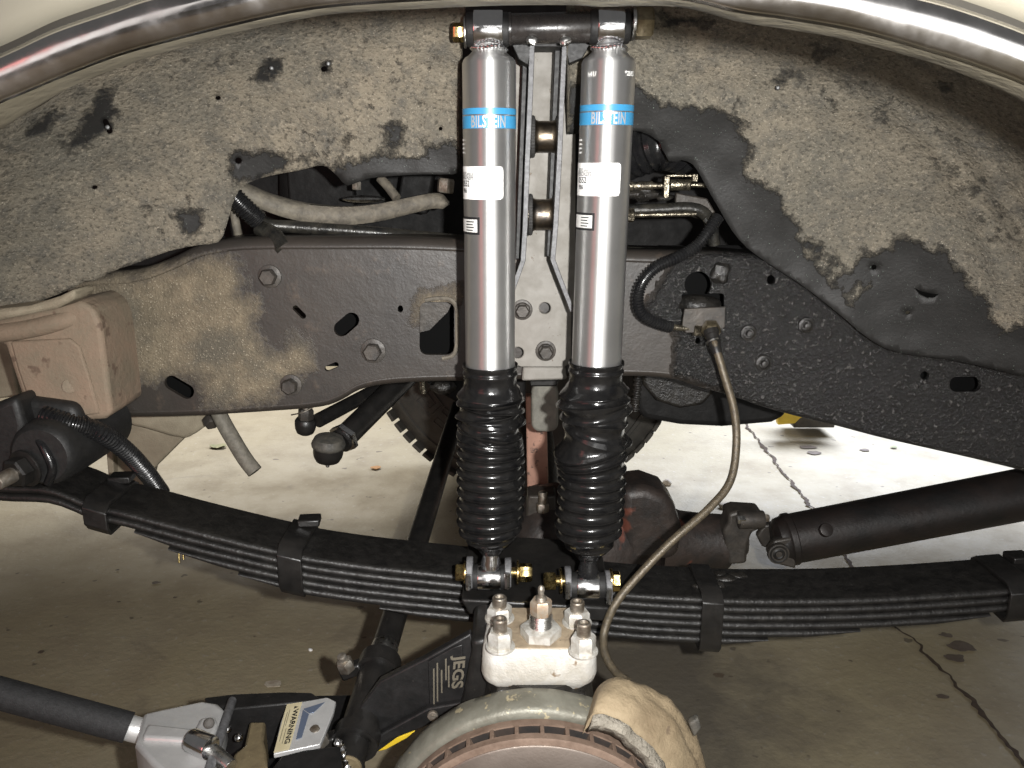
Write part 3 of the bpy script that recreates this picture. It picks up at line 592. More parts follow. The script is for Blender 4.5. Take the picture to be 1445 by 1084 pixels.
# ================================================================ the two shock absorbers
def shock(label, ctop, cbot, rings, face, mark):
    """ctop / cbot: pixel centres of the eyes; rings: boot ridges (py, radius px, tilt px, x shift px)"""
    pt, pb = W(*ctop, YS), W(*cbot, YS); ax = (pb - pt)
    root = thing('shock_absorber', label, 'shock absorber', pb, 'twin shock absorbers')
    def A(z): return pt + ax * ((z - pt.z) / ax.z)          # axis point at height z
    def cxp(py): return ctop[0] + (cbot[0] - ctop[0]) * (py - ctop[1]) / (cbot[1] - ctop[1])
    def Zf(py, r): return W(cxp(py), py, YS - r).z          # height of something seen on the front at radius r
    RB = .0288; up = -ax.normalized()
    def lat(name, prof, mt, n=64, par=root, caps=True):
        rr = []
        for z, r in prof:
            c = A(z); rr.append([c + Vector((math.sin(2 * PI * j / n) * r, -math.cos(2 * PI * j / n) * r, 0)) for j in range(n)])
        return MB().rings(rr, True, caps, caps).build(name, mt, par)
    # upper eye
    x0, x1 = face['eye']; e0, e1 = W(x0, ctop[1], YS), W(x1, ctop[1], YS)
    eye = MB().cyl(e0, e1, .0195, 48, .0015).build('upper_eye', 'chrome', root)
    b0, b1 = W(x0 - 11, ctop[1], YS), W(x1 + 9, ctop[1], YS)
    MB().cyl(b0, b1, .0172, 40, .003).build('bushing', 'rubber_matte', eye)
    zsh = Zf(86, RB)
    body = lat('body', [(Zf(62, .016), .014), (Zf(67, .016), .0165), (Zf(71, .018), .0185), (Zf(76, .022), .0225), (Zf(78, .025), .0255), (Zf(81, .028), .0276), (zsh, RB), (Zf(300, RB), RB), (Zf(532, RB), RB)], 'brushed_steel', 96)
    m_ = MB(); c = A(Zf(66, .016))
    for j in range(26):
        a = 2 * PI * j / 26; m_.blob(c + Vector((math.sin(a) * .0175, -math.cos(a) * .0175, .001 * math.sin(j * 7))), (.0032, .0032, .0026), 8, 6)
    m_.build('weld_ring', 'chrome', body)
    # printed band, stickers and lettering wrapped on the barrel
    def wrap(pyA, pyB, a0, a1, eps, name, mt, par=body, n=40, rc=0.0):
        z0, z1 = Zf(pyA, RB), Zf(pyB, RB); rr = []
        for i in range(n + 1):
            a = R(a0 + (a1 - a0) * i / n); inset = 0.0
            if rc:
                d = (1 - i / n) * R(a1 - a0) * RB
                if d < rc: inset = rc - math.sqrt(max(0, rc * rc - (rc - d) ** 2))
            rr.append([A(z) + Vector((math.sin(a) * (RB + eps), -math.cos(a) * (RB + eps), 0)) for z in (z0 - inset, z1 + inset)])
        return MB().loft(rr).build(name, mt, par, smooth=60)
    def wtext(s, py, ang, hpx, eps, name, mt, par, bold=0.0, squash=1.0, spacing=1.0, vertical=False):
        z = Zf(py, RB); size = hpx * mpp(A(z)) / .70
        v, f = text2d(s, size, bold * size, spacing); m_ = MB(); out = []
        for x, y in v:
            if vertical: x, y = y, -x
            a = R(ang) + x * squash / RB; q = A(z + y); out.append(q + Vector((math.sin(a) * (RB + eps), -math.cos(a) * (RB + eps), 0)))
        m_.add(out, f); return m_.build(name, mt, par, smooth=0)
    tp = face['band']
    band = wrap(tp, tp + 9, -89, 89, .00035, 'print_band', 'blue_print', n=60)
    b2 = wrap(tp + 11, tp + 29, -89, 89, .00035, 'print_band', 'blue_print', n=60)
    wtext('BILSTEIN', tp + 20.2, -1, 15.5, .0007, 'lettering', 'letter_silver', b2, .022, .56, 1.06)
    ly = face['label']
    lab = wrap(ly, ly + 47, -89, face['lab_r'], .0004, 'sticker', 'label_white', rc=.004, n=60)
    for s, dy, ang, hp, bd in (('BEIDES anbei an', 10.5, -54, 4.4, 0.0), ('FERSCHLEIFE', 16.2, -55, 5.4, .012), ('0552', 25, -60, 8, .02), ('986', 35, -63, 6, .02)):
        wtext(s, ly + dy, ang, hp, .0008, 'lettering', 'ink', lab, bd, .62 if len(s) > 8 else .8)
    wtext('-)\u00b0', ly + 11, face['lab_r'] - 9, 6, .0008, 'handwriting', 'ink', lab, -.004, .8)
    wtext('/', ly + 26, -11, 7, .0008, 'handwriting', 'ink', lab, -.012, .8)
    by = face['box']
    bx = wrap(by, by + 25, -89, face['box_r'], .0004, 'boxed_notice', 'ink')
    bi = wrap(by + 3.4, by + 21.6, -86, face['box_r'] - 5, .0007, 'notice_field', 'label_grey', bx)
    for k in range(4):
        wrap(by + 6 + 4 * k, by + 7.6 + 4 * k, -58, face['box_r'] - 13 - (3 * (k % 2)), .0010, 'print_line', 'ink', bi, 12)
    for k in range(4):
        wrap(196 + 6 * k, 198.4 + 6 * k, -80, -66, .0006, 'stamped_mark', 'etch', body, 6)
    if mark:
        wtext('h41/', 104, -42, 6.5, .0006, 'stamped_code', 'etch', body, .012, .85)
        wtext('*2585', 103, 44, 6, .0006, 'stamped_code', 'etch', body, .012, .85)
    # rubber boot: collar, then one ridge after another, some of them tilted
    s_ = mpp(A(Zf(620, .04))); n = 72; rr = []
    def ring(z, r, tilt=0.0, dx=0.0, ph=0.0, wob=0.0, seed=0):
        c = A(z) + Vector((dx, 0, 0)); row = []
        for j in range(n):
            a = 2 * PI * j / n; w = 1 + wob * noise.noise(Vector((math.cos(a) * 1.4, math.sin(a) * 1.4, seed * 1.7)))
            row.append(c + Vector((math.sin(a) * r * w, -math.cos(a) * r * w, tilt * math.sin(a + ph))))
        return row
    col = face['collar']
    for py, r in ((col, .0300), (col - 1, .0322), (col + 3, .0326), (col + 5, .0312), (col + 9, .0312), (col + 11, .0324), (col + 14, .0324), (col + 15.5, .0310), (col + 27, .0312), (col + 30, .0318)):
        rr.append(ring(Zf(py, r), r))
    z_last = Zf(col + 30, .0318); prev = (z_last, .0318, 0.0, 0.0)
    for k, (py, rp, tilt, dx) in enumerate(rings):
        r = rp * s_; z = Zf(py, r); tl = tilt * s_; dx *= s_
        first = k == 0; irr = face['irr'](py)
        if first: samples = [(.25, 0), (.5, 0), (.75, 0), (.92, 0)]
        else: samples = [(.10, .40), (.2, .68), (.34, .92), (.5, 1), (.66, .92), (.8, .68), (.9, .40)]
        depth = min(.0052, .42 * abs(prev[0] - z) + .0016)
        if rp < 40: depth *= .5
        for f_, g in samples:
            rr.append(ring(prev[0] + (z - prev[0]) * f_, prev[1] + (r - prev[1]) * f_ - depth * g, prev[2] + (tl - prev[2]) * f_, prev[3] + (dx - prev[3]) * f_, .5 * irr * math.sin(k * 2.1), .08 * irr, k + f_))
        e_ = 0 if first else .0005
        rr.append(ring(z + e_, r, tl, dx, .5 * irr * math.sin(k * 2.1), .08 * irr, k + 1)); rr.append(ring(z - .0005, r, tl, dx, .5 * irr * math.sin(k * 2.1), .08 * irr, k + 1)); prev = (z, r, tl, dx)
    zb = Zf(face['end'], .014)
    for f_, r in ((.35, prev[1] * .8), (.65, prev[1] * .55), (.85, .0155), (1, .0135)): rr.append(ring(prev[0] + (zb - prev[0]) * f_, r, 0, prev[3] * (1 - f_)))
    MB().rings(rr).build('dust_boot', 'rubber_boot', root, smooth=46)
    # lower end
    lx0, lx1 = face['leye']; l0, l1 = W(lx0, cbot[1], YS), W(lx1, cbot[1], YS)
    lr = face['lr'] * mpp(l0)
    le = MB().cyl(l0, l1, lr, 48, .0015).build('lower_eye', 'chrome', root)
    MB().cyl(W(lx0 - 11, cbot[1], YS), W(lx1 + 10, cbot[1], YS), lr * .9, 36, .003).build('bushing', 'rubber_matte', le)
    lat('rod_end', [(Zf(face['end'] - 12, .012), .0105), (Zf(face['end'] + 6, .013), .0105), (Zf(face['end'] + 14, .014), .0125), (A(pb.z + lr * .8).z, .0125)], face['neck'], 32)
    return root
pm('label_grey_t', (.55, .55, .53)); flat('label_grey', (.58, .58, .56), .5)
irrL = lambda py: 1.0 if py < 640 else .15
irrR = lambda py: 1.0 if py < 650 else .15
ringsL = [(571, 46, 0, -1), (579, 48, 4, 0), (588, 46.5, -6, 1), (596, 47.5, 6, -1), (605, 46, -6, 2), (613, 47, 8, 1), (622, 45.5, -9, 0), (633, 47.5, -7, -1), (643, 47, -3, 0), (654, 48, 0, 0), (667, 48.5, 1, 0), (682, 49, 0, 0), (696, 49, 0, 0), (711, 49, 0, 0), (726, 49.5, 1, 0), (740, 49.5, 1, -1), (754, 49, 2, -1), (766, 46, 3, -1), (774, 37, 3, 0)]
ringsR = [(567, 49, 5, -2), (582, 52, 6, -3), (597, 50, 8, 2), (606, 44, -4, 5), (629, 48, -13, 5), (646, 51, 15, -4), (656, 51, 13, -3), (667, 50.5, 9, -1), (681, 49, 4, 0), (696, 49, 0, 0), (711, 49, 0, 0), (726, 49, 0, 0), (742, 50, 1, -1), (758, 50, 3, -2), (771, 48, 3, -1), (783, 36, 2, 0)]
shock('left silver gas shock with blue printed band and evenly ribbed black boot', (690, 42), (693, 814), ringsL,
      dict(eye=(668, 710), band=152, label=235, lab_r=32, box=307, box_r=-21, collar=524, irr=irrL, end=786, leye=(674, 707), lr=19.5, neck='chrome'), False)
shock('right silver gas shock with blue printed band and a kinked, twisted black boot', (861, 38), (829, 826), ringsR,
      dict(eye=(842, 880), band=147, label=230, lab_r=31, box=301, box_r=-23, collar=520, irr=irrR, end=795, leye=(813, 845), lr=20.5, neck='rubber_gloss'), True)

# bolts through the eyes
def xbolt(label, items, py, y=YS, r_nut=.0125, shank=None):
    b = thing('shock_bolt', label, 'bolt', W(items[0][1], py, y), 'shock mounting bolts')
    for kind, xa, xb, r_, mt in items:
        p, q = W(xa, py, y), W(xb, py, y); m_ = MB(); rr = r_ * mpp(p)
        if kind == 'hex': m_.hexa(p, q, rr, .2)
        else: m_.cyl(p, q, rr, 32, .0006)
        m_.build({'hex': 'hex_head', 'washer': 'washer', 'shank': 'shank'}[kind], mt, b)
    return b
xbolt('gold hex bolt head at the top left shock eye', [('hex', 655, 639, 13, 'zinc_gold'), ('washer', 658, 655, 21, 'steel_bright'), ('shank', 726, 650, 8, 'steel_dirty')], 46)
xbolt('large gold nut at the top right shock eye', [('hex', 896, 921, 22, 'zinc_dull'), ('washer', 891, 896, 23, 'steel_bright'), ('shank', 836, 900, 8, 'steel_dirty')], 33)
xbolt('gold bolt and nut through the left lower shock eye', [('hex', 655, 643, 13, 'zinc_gold'), ('washer', 659, 655, 16, 'zinc_gold'), ('shank', 655, 734, 7.5, 'zinc_gold'), ('washer', 729, 732, 17, 'zinc_gold'), ('hex', 733, 751, 13, 'zinc_gold')], 808)
xbolt('gold bolt and nut through the right lower shock eye', [('hex', 864, 875, 14, 'zinc_gold'), ('washer', 860, 864, 17, 'zinc_gold'), ('shank', 784, 862, 7.5, 'zinc_gold'), ('washer', 790, 793, 18, 'zinc_gold'), ('hex', 784, 767, 13.5, 'zinc_gold')], 820)
# lower mount tabs, welded to the spring plate
lm = thing('lower_shock_mount', 'black spring plate with welded shock tabs under the boots', 'bracket', W(755, 850, 1.0))
for xa, yt, yb in ((663, 788, 838), (717, 790, 836), (801, 802, 850), (858, 808, 858)):
    c = W(xa, yt + 18, YS); s_ = mpp(c); pts = []
    for i in range(13):
        a = PI * i / 12; pts.append(Vector((c.x - .004, YS - math.cos(a) * 21 * s_, c.z + math.sin(a) * 21 * s_)))
    zb = W(xa, yb, YS - .03).z
    pts += [Vector((c.x - .004, YS + 21 * s_, zb)), Vector((c.x - .004, YS - 21 * s_, zb))]
    m_ = MB().prism(pts, (.008, 0, 0)); m_.build('mount_tab', 'strap_edge', lm, bevel=.0012)
    MB().tube([Vector((c.x - .001, YS - 22 * s_, zb)), Vector((c.x - .001, YS - 22 * s_, zb + .02)), Vector((c.x - .001, YS - 21.5 * s_, c.z - .006))], .0036, 8).build('weld_bead', 'steel_bright', lm)
MB().prism([W(x, y, .935) for x, y in ((650, 846), (868, 858), (862, 878), (662, 868))], (0, .19, 0)).build('spring_plate', 'black_paint', lm, bevel=.003)

# ================================================================ leaf spring
YSP, YSR = 1.0, 1.088
sf = [(-60, 678), (0, 686), (69, 690), (130, 714), (166, 721), (249, 743), (330, 763), (400, 779), (436, 787), (520, 799), (643, 812), (760, 824), (885, 838), (986, 844), (1060, 847), (1195, 846), (1320, 840), (1445, 831), (1520, 824)]
SP = spline([W(x, y, YSP) for x, y in sf], 8)
SPX = [p.x for p in SP]
def sp_z(x):
    for i in range(1, len(SP)):
        if SP[i].x >= x:
            t_ = (x - SP[i - 1].x) / (SP[i].x - SP[i - 1].x); return SP[i - 1].z + (SP[i].z - SP[i - 1].z) * t_
    return SP[-1].z
LT = .0118
spring = thing('leaf_spring', 'black multi-leaf spring pack sweeping across under the shocks', 'leaf spring', (0, 1.04, sp_z(0) - .07))
def leaf(k, xa, xb, taper=.03):
    n = 90; rows = []; prof = []
    for i in range(9):                      # rounded front edge
        a = PI / 2 - PI * i / 8; prof.append((YSP - .006 * math.cos(a) + .006, math.sin(a) * .5))
    prof = prof + [(YSR, -.5), (YSR, .5)]
    for i in range(n + 1):
        x = xa + (xb - xa) * i / n; th = LT * .93
        e = min(x - xa, xb - x); th *= .35 + .65 * min(1, e / taper) if k else 1
        zt = sp_z(x) - k * LT; rows.append([Vector((x, y, zt - th / 2 + z * th)) for y, z in prof])
    MB().rings(rows).build('leaf', 'spring_black', spring, smooth=50)
def xw(px, py): return W(px, py, YSP).x
leaf(0, xw(-50, 700), xw(1500, 850)); leaf(1, xw(-40, 700), xw(1500, 850)); leaf(2, xw(188, 745), xw(1480, 860), .05)
leaf(3, xw(236, 770), xw(1400, 860), .07); leaf(4, xw(335, 805), xw(1215, 890), .07); leaf(5, xw(535, 850), xw(1085, 900), .06)
def clip(px, wpx, nl, name, label=None, py=800):
    x = xw(px, py); wd = wpx * mpp(W(px, py, YSP)); z = sp_z(x); zb = z - nl * LT; o_ = .0022; th = .0055
    path = [(YSR + o_, z - .02), (YSR + o_, z + o_ - .004), (YSR - .004, z + o_), (YSP + .006, z + o_), (YSP - o_, z + o_ - .006), (YSP - o_, zb + .004), (YSP + .002, zb - o_), (YSP + .03, zb - o_)]
    sl = (sp_z(x + .02) - sp_z(x - .02)) / .04
    def outset(i):
        a = Vector(path[max(0, i - 1)]); b = Vector(path[min(len(path) - 1, i + 1)]); d = (b - a).normalized(); return Vector((-d.y, d.x)) * -1
    rows = []
    for i, (y, zz) in enumerate(path):
        nv = outset(i); row = []
        for dx, k in ((-wd / 2, 0), (wd / 2, 0), (wd / 2, 1), (-wd / 2, 1)):
            row.append(Vector((x + dx, y + nv.x * th * k, zz + nv.y * th * k + sl * dx)))
        rows.append(row)
    c = MB().rings(rows).build('rebound_clip', 'black_paint', spring, smooth=40, bevel=.0012)
    return x, z, wd
clip(147, 32, 2.4, 'a'); x_, z_, w_ = clip(409, 34, 4.5, 'b', py=780); clip(1005, 31, 6.2, 'c', py=850); clip(1440, 36, 3.5, 'd', py=840)
for px, py in ((172, 678), (437, 738), (1436, 790)):
    p = W(px, py, YSR - .01); MB().box(p + Vector((0, 0, .004)), (.030, .026, .010), .1).build('clip_bolt', 'black_paint', spring, bevel=.002)
# crusted grease lumps on the right clip
for k in range(9):
    px = 985 + random.random() * 70; py = 808 + random.random() * 22
    p = WZ(px, py, sp_z(xw(px, py)) + .001); MB().blob(p, (.008 + .008 * random.random(), .008, .0035), 12, 8, .004, 120).build('grease_lump', 'grease_black', spring)
# cotter wires under the left end
for px, h_ in ((252, 22), (258, 17), (267, 14)):
    MB().cyl(W(px, 772, 1.03), W(px + 1, 772 + h_, 1.03), .0016, 8).build('wire_end', 'zinc_gold', spring)

# spring eye housing at the left end
ey = thing('spring_eye', 'black round spring eye and hanger boss with protruding bolt', 'spring eye', W(55, 690, 1.0))
c = W(56, 644, .965); rr_ = 50 * mpp(c)
MB().lathe(c, c + Vector((.02, 1, 0)), [(0, rr_ * .78), (.003, rr_ * .86), (.010, rr_ * .93), (.025, rr_ * .97), (.06, rr_), (.15, rr_ * 1.02)], 40).build('boss', 'rubber_matte', ey)
MB().prism([W(x, y, 1.01) for x, y in ((16, 560), (104, 572), (116, 600), (100, 640), (10, 640), (2, 590))], (0, .07, 0)).build('neck', 'rubber_matte', ey, bevel=.01, seg=3)
MB().prism([W(x, y, .985) for x, y in ((-50, 588), (22, 560), (34, 600), (26, 690), (-50, 690))], (0, .05, 0)).build('shackle_plate', 'rubber_matte', ey, bevel=.008, seg=3)
MB().tube([W(50, 612, .975), W(62, 632, .965), W(74, 660, .962), (W(68, 682, .965))], .0055, 10).build('casting_ridge', 'rubber_gloss', ey)
bp = W(34, 662, .962); bq = W(-6, 682, .925); d_ = (bq - bp).normalized()
MB().hexa(bp, bp + d_ * .016, .019, .4).build('nut', 'black_paint', ey); MB().cyl(bp, bq, .0095, 20, .002).build('bolt_end', 'steel_dirty', ey)
MB().cyl(bp - d_ * .004, bp, .024, 28, .001).build('washer', 'black_paint', ey)

# ================================================================ steering knuckle, kingpin cap
yK = .80; zt = W(760, 922, yK).z; zbm = W(760, 975, yK).z
kn = thing('steering_knuckle', 'pale cast steering knuckle cap with four studs and a kingpin adjuster', 'steering knuckle', Vector((.03, .86, zbm - .1)))
xl, xr = W(680, 922, yK).x, W(844, 926, yK).x
def capsec(z, grow, fy=0.0):
    pts = []; xa, xb = xl - grow, xr + grow; ya, yb = yK - grow * .6 - fy, .888
    sec = rrect(xa, ya, xb, yb, .016, 6); cx = (xa + xb) / 2
    return [Vector((cx + (x - cx) * (1 - .10 * (y - ya) / (yb - ya)), y + .010 * (abs((x - cx) / (xb - xa) * 2) ** 2), z)) for x, y in sec]
zc = [zt, zt - .002, zt - .006, zt - .02, zbm + .012, zbm + .004, zbm, zbm - .008]
gr = [-.004, -.001, .001, .002, .003, .001, -.003, -.01]
MB().rings([capsec(z, g) for z, g in zip(zc, gr)]).build('kingpin_cap', 'cap_cast', kn, smooth=50)
MB().rings([capsec(z, g) for z, g in ((zt - .001, -.006), (zt + .0012, -.0065))]).build('grimy_top', 'cap_grime', kn, smooth=30)
def zn(px, py): return WZ(px, py, zt)
for px, py in ((706, 914), (823, 920), (705, 874), (814, 880)):
    p = zn(px, py); s_ = mpp(p); Z = Vector((0, 0, 1))
    nh = .021 if py > 900 else .017
    nt = MB().hexa(p, p + Z * nh, 18 * s_, random.random()).build('stud_nut', 'nut_steel', kn)
    tl = .036 if py > 900 else .029
    m_ = MB().lathe(p, p + Z, [(nh - .001, 10 * s_)] + [(nh + .0009 * i, (10.1 - .35 * (i % 2)) * s_) for i in range(int((tl - nh) / .0009))] + [(tl, 9 * s_), (tl, 6 * s_), (tl - .003, 5 * s_)], 20)
    m_.build('stud', 'steel_dirty', nt)
    MB().cyl(p, p + Z * .003, 21 * s_, 24, .0006).build('washer', 'nut_steel', nt)
p = zn(763, 898); s_ = mpp(p); Z = Vector((0, 0, 1))
jn = MB().hexa(p, p + Z * .014, 29 * s_, .15).build('jam_nut', 'nut_steel', kn)
kp = MB().lathe(p, p + Z, [(.013, 16 * s_)] + [(.014 + .0012 * i, (16.4 - .7 * (i % 2)) * s_) for i in range(11)] + [(.0285, 15 * s_)], 28).build('adjuster_thread', 'steel_bright', kn)
MB().hexa(p + Z * .028, p + Z * .046, 15.5 * s_, .4).build('adjuster_hex', 'copper_rust', kp)
MB().lathe(p, p + Z, [(.045, 9 * s_), (.050, 7 * s_), (.051, 4.5 * s_), (.055, 4 * s_), (.057, 5 * s_), (.061, 4.4 * s_), (.063, 2 * s_)], 18).build('grease_fitting', 'steel_dirty', kp)
# the knuckle's black body below
MB().lathe(Vector(((xl + xr) / 2, .855, zbm + .004)), Vector(((xl + xr) / 2, .855, 0)), [(0, .058), (.02, .062), (.05, .066), (.10, .078), (.16, .082)], 36).build('knuckle_body', 'grease_black', kn)
MB().prism([W(x, y, .84) for x, y in ((664, 905), (690, 900), (692, 940), (688, 1000), (640, 1030), (655, 980), (666, 920))], (0, .08, 0)).build('knuckle_arm', 'black_paint', kn, bevel=.006, seg=3)
MB().prism([W(x, y, .80) for x, y in ((702, 974), (826, 980), (830, 1000), (690, 996))], (0, .03, 0)).build('seal_plate', 'grease_black', kn, bevel=.003)

# ================================================================ brake disc
yR = .722; rc = Vector((W(757, 1040, yR).x, yR, 0)); rc.z = W(757, 1043, yR).z - .160
disc = thing('brake_disc', 'rusty vented brake disc at the bottom of the picture', 'brake disc', Vector((rc.x, rc.y, rc.z - .16)))
Yv = Vector((0, 1, 0))
MB().lathe(rc, rc + Yv, [(-.03, .06), (-.028, .066), (.0, .070), (.0, .1575), (.0012, .160), (.0095, .160), (.0095, .07)], 160).build('front_plate', 'rotor_rim', disc)
MB().lathe(rc, rc + Yv, [(-.0012, .078), (-.0016, .080), (-.0016, .151), (-.0006, .1525), (.0, .1526)], 128).build('friction_face', 'rotor_face', disc)
MB().lathe(rc, rc + Yv, [(.0225, .07), (.0225, .160), (.0318, .160), (.033, .158), (.033, .07)], 160).build('rear_plate', 'rotor_rim', disc)
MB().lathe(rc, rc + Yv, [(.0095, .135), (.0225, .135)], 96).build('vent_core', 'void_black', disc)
MB().lathe(rc, rc + Yv, [(.0222, .136), (.0222, .1585)], 128, False).build('vent_shade_ring', 'vent_shade', disc)  # dark ring painting the gap's shade onto the rear plate's inner wall
vane = None
for k in range(38):
    a = 2 * PI * k / 38 + .04; d_ = Vector((math.sin(a), 0, math.cos(a)))
    if vane is None:
        m_ = MB(); m_.box((0, 0, 0), (.0045, .0135, .026)); vane = m_.build('vane', 'rotor_rim', disc, bevel=.0008); o = vane
    else: o = vane.copy(); COL.objects.link(o)
    o.matrix_parent_inverse = disc.matrix_world.inverted()
    o.matrix_basis = Matrix.Translation(rc + Yv * .016 + d_ * .147) @ Matrix.Rotation(a, 4, 'Y')
# backing ring
bk = thing('backing_ring', 'grey-green cast backing ring curving behind the brake disc', 'backing ring', Vector((rc.x, .78, rc.z - .17)))
rows = []
for i in range(90):
    a = R(-100 + 127 * i / 89); d_ = Vector((math.sin(a), 0, math.cos(a))); o_ = rc + Yv * .036
    k = 1 + .008 * noise.noise(d_ * 6)
    rows.append([o_ + d_ * .150, o_ + d_ * .163 * k, o_ + Yv * .004 + d_ * .168 * k, o_ + Yv * .022 + d_ * .172 * k, o_ + Yv * .034 + d_ * .170 * k, o_ + Yv * .037 + d_ * .165, o_ + Yv * .037 + d_ * .150])
MB().rings(rows).build('ring_casting', 'shield_grey', bk, smooth=50)
# caliper anchor caked in dust
ca = thing('caliper_anchor', 'tan dust-caked caliper anchor arm at the right of the brake disc', 'caliper bracket', W(900, 1080, .72))
def resample(P, m):
    cum = [0.0]
    for k in range(1, len(P)): cum.append(cum[-1] + (P[k] - P[k - 1]).length)
    out = []; k = 0
    for q in range(m):
        d_ = cum[-1] * q / (m - 1)
        while k < len(P) - 2 and cum[k + 1] < d_: k += 1
        out.append(P[k].lerp(P[k + 1], (d_ - cum[k]) / max(1e-9, cum[k + 1] - cum[k])))
    return out
fe = resample(spline([W(x, y, .738) for x, y in ((830, 1016), (840, 1004), (862, 1008), (890, 1024), (916, 1046), (936, 1072), (952, 1112))], 10), 60)
be = resample(spline([W(x, y, .800) for x, y in ((834, 988), (846, 967), (870, 957), (908, 967), (946, 990), (974, 1026), (992, 1072), (1004, 1120))], 10), 60)
rows = []; lower = []
for k in range(15):
    t_ = k / 14; row = []
    for i_, (a, b) in enumerate(zip(fe, be)):
        out_ = (a.lerp(b, t_) - Vector((rc.x, a.lerp(b, t_).y, rc.z))).normalized()
        p = a.lerp(b, t_) + out_ * (.010 * math.sin(PI * t_) ** .6)
        crease = -.004 * math.exp(-((t_ - .62) / .07) ** 2) * min(1, max(0, (i_ - 16) / 12))
        row.append(p + out_ * (crease + .0035 * noise.noise(p * 38) + .0016 * noise.noise(p * 120)))
    rows.append(row)
for k in (14, 7, 0):
    lower.append([p - Vector((p.x - rc.x, 0, p.z - rc.z)).normalized() * (.018 + .001 * noise.noise(p * 60)) for p in rows[k]])
tr = [[r_[i_] for r_ in rows + lower] for i_ in range(60)]
MB().rings(tr).build('anchor_arm', 'pad_tan', ca, smooth=50)
ie = [[p + Vector((0, -.003, .0)) for p in rows[0][4:]], [p + Vector((0, -.004 - .0015 * noise.noise(p * 70), -.002)) for p in lower[2][4:]]]
mid = [a.lerp(b, .5) + Vector((0, -.005 - .0015 * noise.noise(a * 60), 0)) for a, b in zip(*ie)]
MB().loft([ie[0], mid, ie[1]]).build('broken_edge', 'pad_pale', ca, smooth=50, solid=.003)
MB().prism([W(x, y, .77) for x, y in ((972, 1022), (986, 1014), (990, 1028), (980, 1042))], (0, .01, 0)).build('clip_tab', 'rubber_dusty', ca, bevel=.002)

# ================================================================ axle, differential, driveshaft
ax_ = thing('front_axle', 'dark iron axle housing with a rust-tinged differential behind the boots', 'axle', W(820, 790, 1.35))
cD = W(815, 772, 1.42)
MB().lathe(Vector((.06, .90, cD.z - .02)), Vector((.06, 2.3, cD.z + .02)), [(0, .042), (.45, .045), (1.3, .045)], 32).build('axle_tube', 'dark_iron', ax_)
MB().blob(cD, (.155, .11, .115), 36, 24, .006, 14, .82).build('differential', 'diff_iron', ax_)
MB().prism([W(x, y, 1.33) for x, y in ((876, 692), (912, 688), (940, 698), (954, 716), (964, 748), (958, 790), (880, 800))], (0, .10, 0)).build('cover_lug', 'diff_iron', ax_, bevel=.018, seg=4)
n0, n1 = W(930, 762, 1.42), W(1028, 764, 1.42); s_ = mpp(n0)
MB().lathe(n0, n1, [(0, 52 * s_), (.04, 42 * s_), (.08, 39 * s_), ((n1 - n0).length - .004, 38 * s_), ((n1 - n0).length, 34 * s_)], 36).build('pinion_neck', 'diff_iron', ax_)
MB().prism([W(x, y, 1.36) for x, y in ((745, 700), (785, 700), (787, 740), (780, 765), (748, 765), (742, 735))], (0, .05, 0)).build('bump_stop_pad', 'dark_iron', ax_, bevel=.004)
MB().cyl(W(766, 722, 1.34), W(766, 694, 1.34), .0075, 14, .001).build('pad_stud', 'steel_dirty', ax_); MB().hexa(W(766, 722, 1.34), W(766, 710, 1.34), .011).build('pad_nut', 'steel_dirty', ax_)
ds = thing('driveshaft', 'black front driveshaft tube running to the right edge', 'driveshaft', W(1300, 760, 1.35))
a0, a1 = W(1092, 765, 1.40), W(1560, 675, 1.40); s_ = mpp(a0); Ls = (a1 - a0).length
MB().lathe(a0, a1, [(0, 24 * s_), (.008, 32 * s_), (.02, 34 * s_), (.024, 37 * s_), (.034, 37 * s_), (.036, 35 * s_), (Ls, 36.5 * s_)], 48).build('tube', 'shaft_black', ds)
MB().cyl(a0 + (a1 - a0) * .13 + Vector((0, -.034, .022)), a0 + (a1 - a0) * .13 + Vector((0, -.046, .03)), .012, 20, .002).build('balance_boss', 'shaft_black', ds)
for sg in (-1, 1):
    c = a0 + Vector((-.012, sg * .034, 0)); s2 = s_
    MB().prism([a0 + Vector((.03, sg * .040, .030)), a0 + Vector((.03, sg * .040, -.034)), a0 + Vector((-.012, sg * .040, -.022)), a0 + Vector((-.024, sg * .040, 0)), a0 + Vector((-.012, sg * .040, .022))], (0, -sg * .016, 0)).build('yoke_ear', 'dark_iron', ds, bevel=.004, seg=3)
c = a0 + Vector((-.006, -.040, 0))
MB().cyl(c, c + Vector((0, -.010, 0)), .019, 28, .0015).build('bearing_cap', 'dark_iron', ds)
MB().lathe(c, c + Vector((0, -1, 0)), [(.009, .0165), (.0105, .0165), (.0105, .014), (.0095, .012), (.011, .008), (.0095, .004)], 24).build('cap_ring', 'black_paint', ds)
yk = thing('pinion_yoke', 'dark pinion yoke with strap bolts joining axle and driveshaft', 'yoke', W(1040, 790, 1.40))
y0 = W(1028, 764, 1.42)
MB().lathe(y0, W(1056, 764, 1.42), [(0, .030), (.012, .034), (.02, .032), (.032, .024)], 28).build('yoke_base', 'dark_iron', yk)
MB().prism([W(x, y, 1.37) for x, y in ((1020, 750), (1028, 738), (1028, 726), (1040, 722), (1076, 724), (1082, 734), (1078, 746), (1062, 752), (1056, 768), (1054, 796), (1028, 798))], (0, .05, 0)).build('yoke_ear', 'dark_iron', yk, bevel=.006, seg=3)
MB().cyl(W(1042, 734, 1.36), W(1078, 733, 1.36), .016, 20, .002).build('bearing_cup', 'dark_iron', yk)
MB().hexa(W(1040, 733, 1.352), W(1052, 733, 1.352), .008).build('strap_bolt', 'steel_bright', yk); MB().hexa(W(1078, 731, 1.36), W(1085, 731, 1.36), .007).build('strap_bolt', 'steel_dirty', yk)

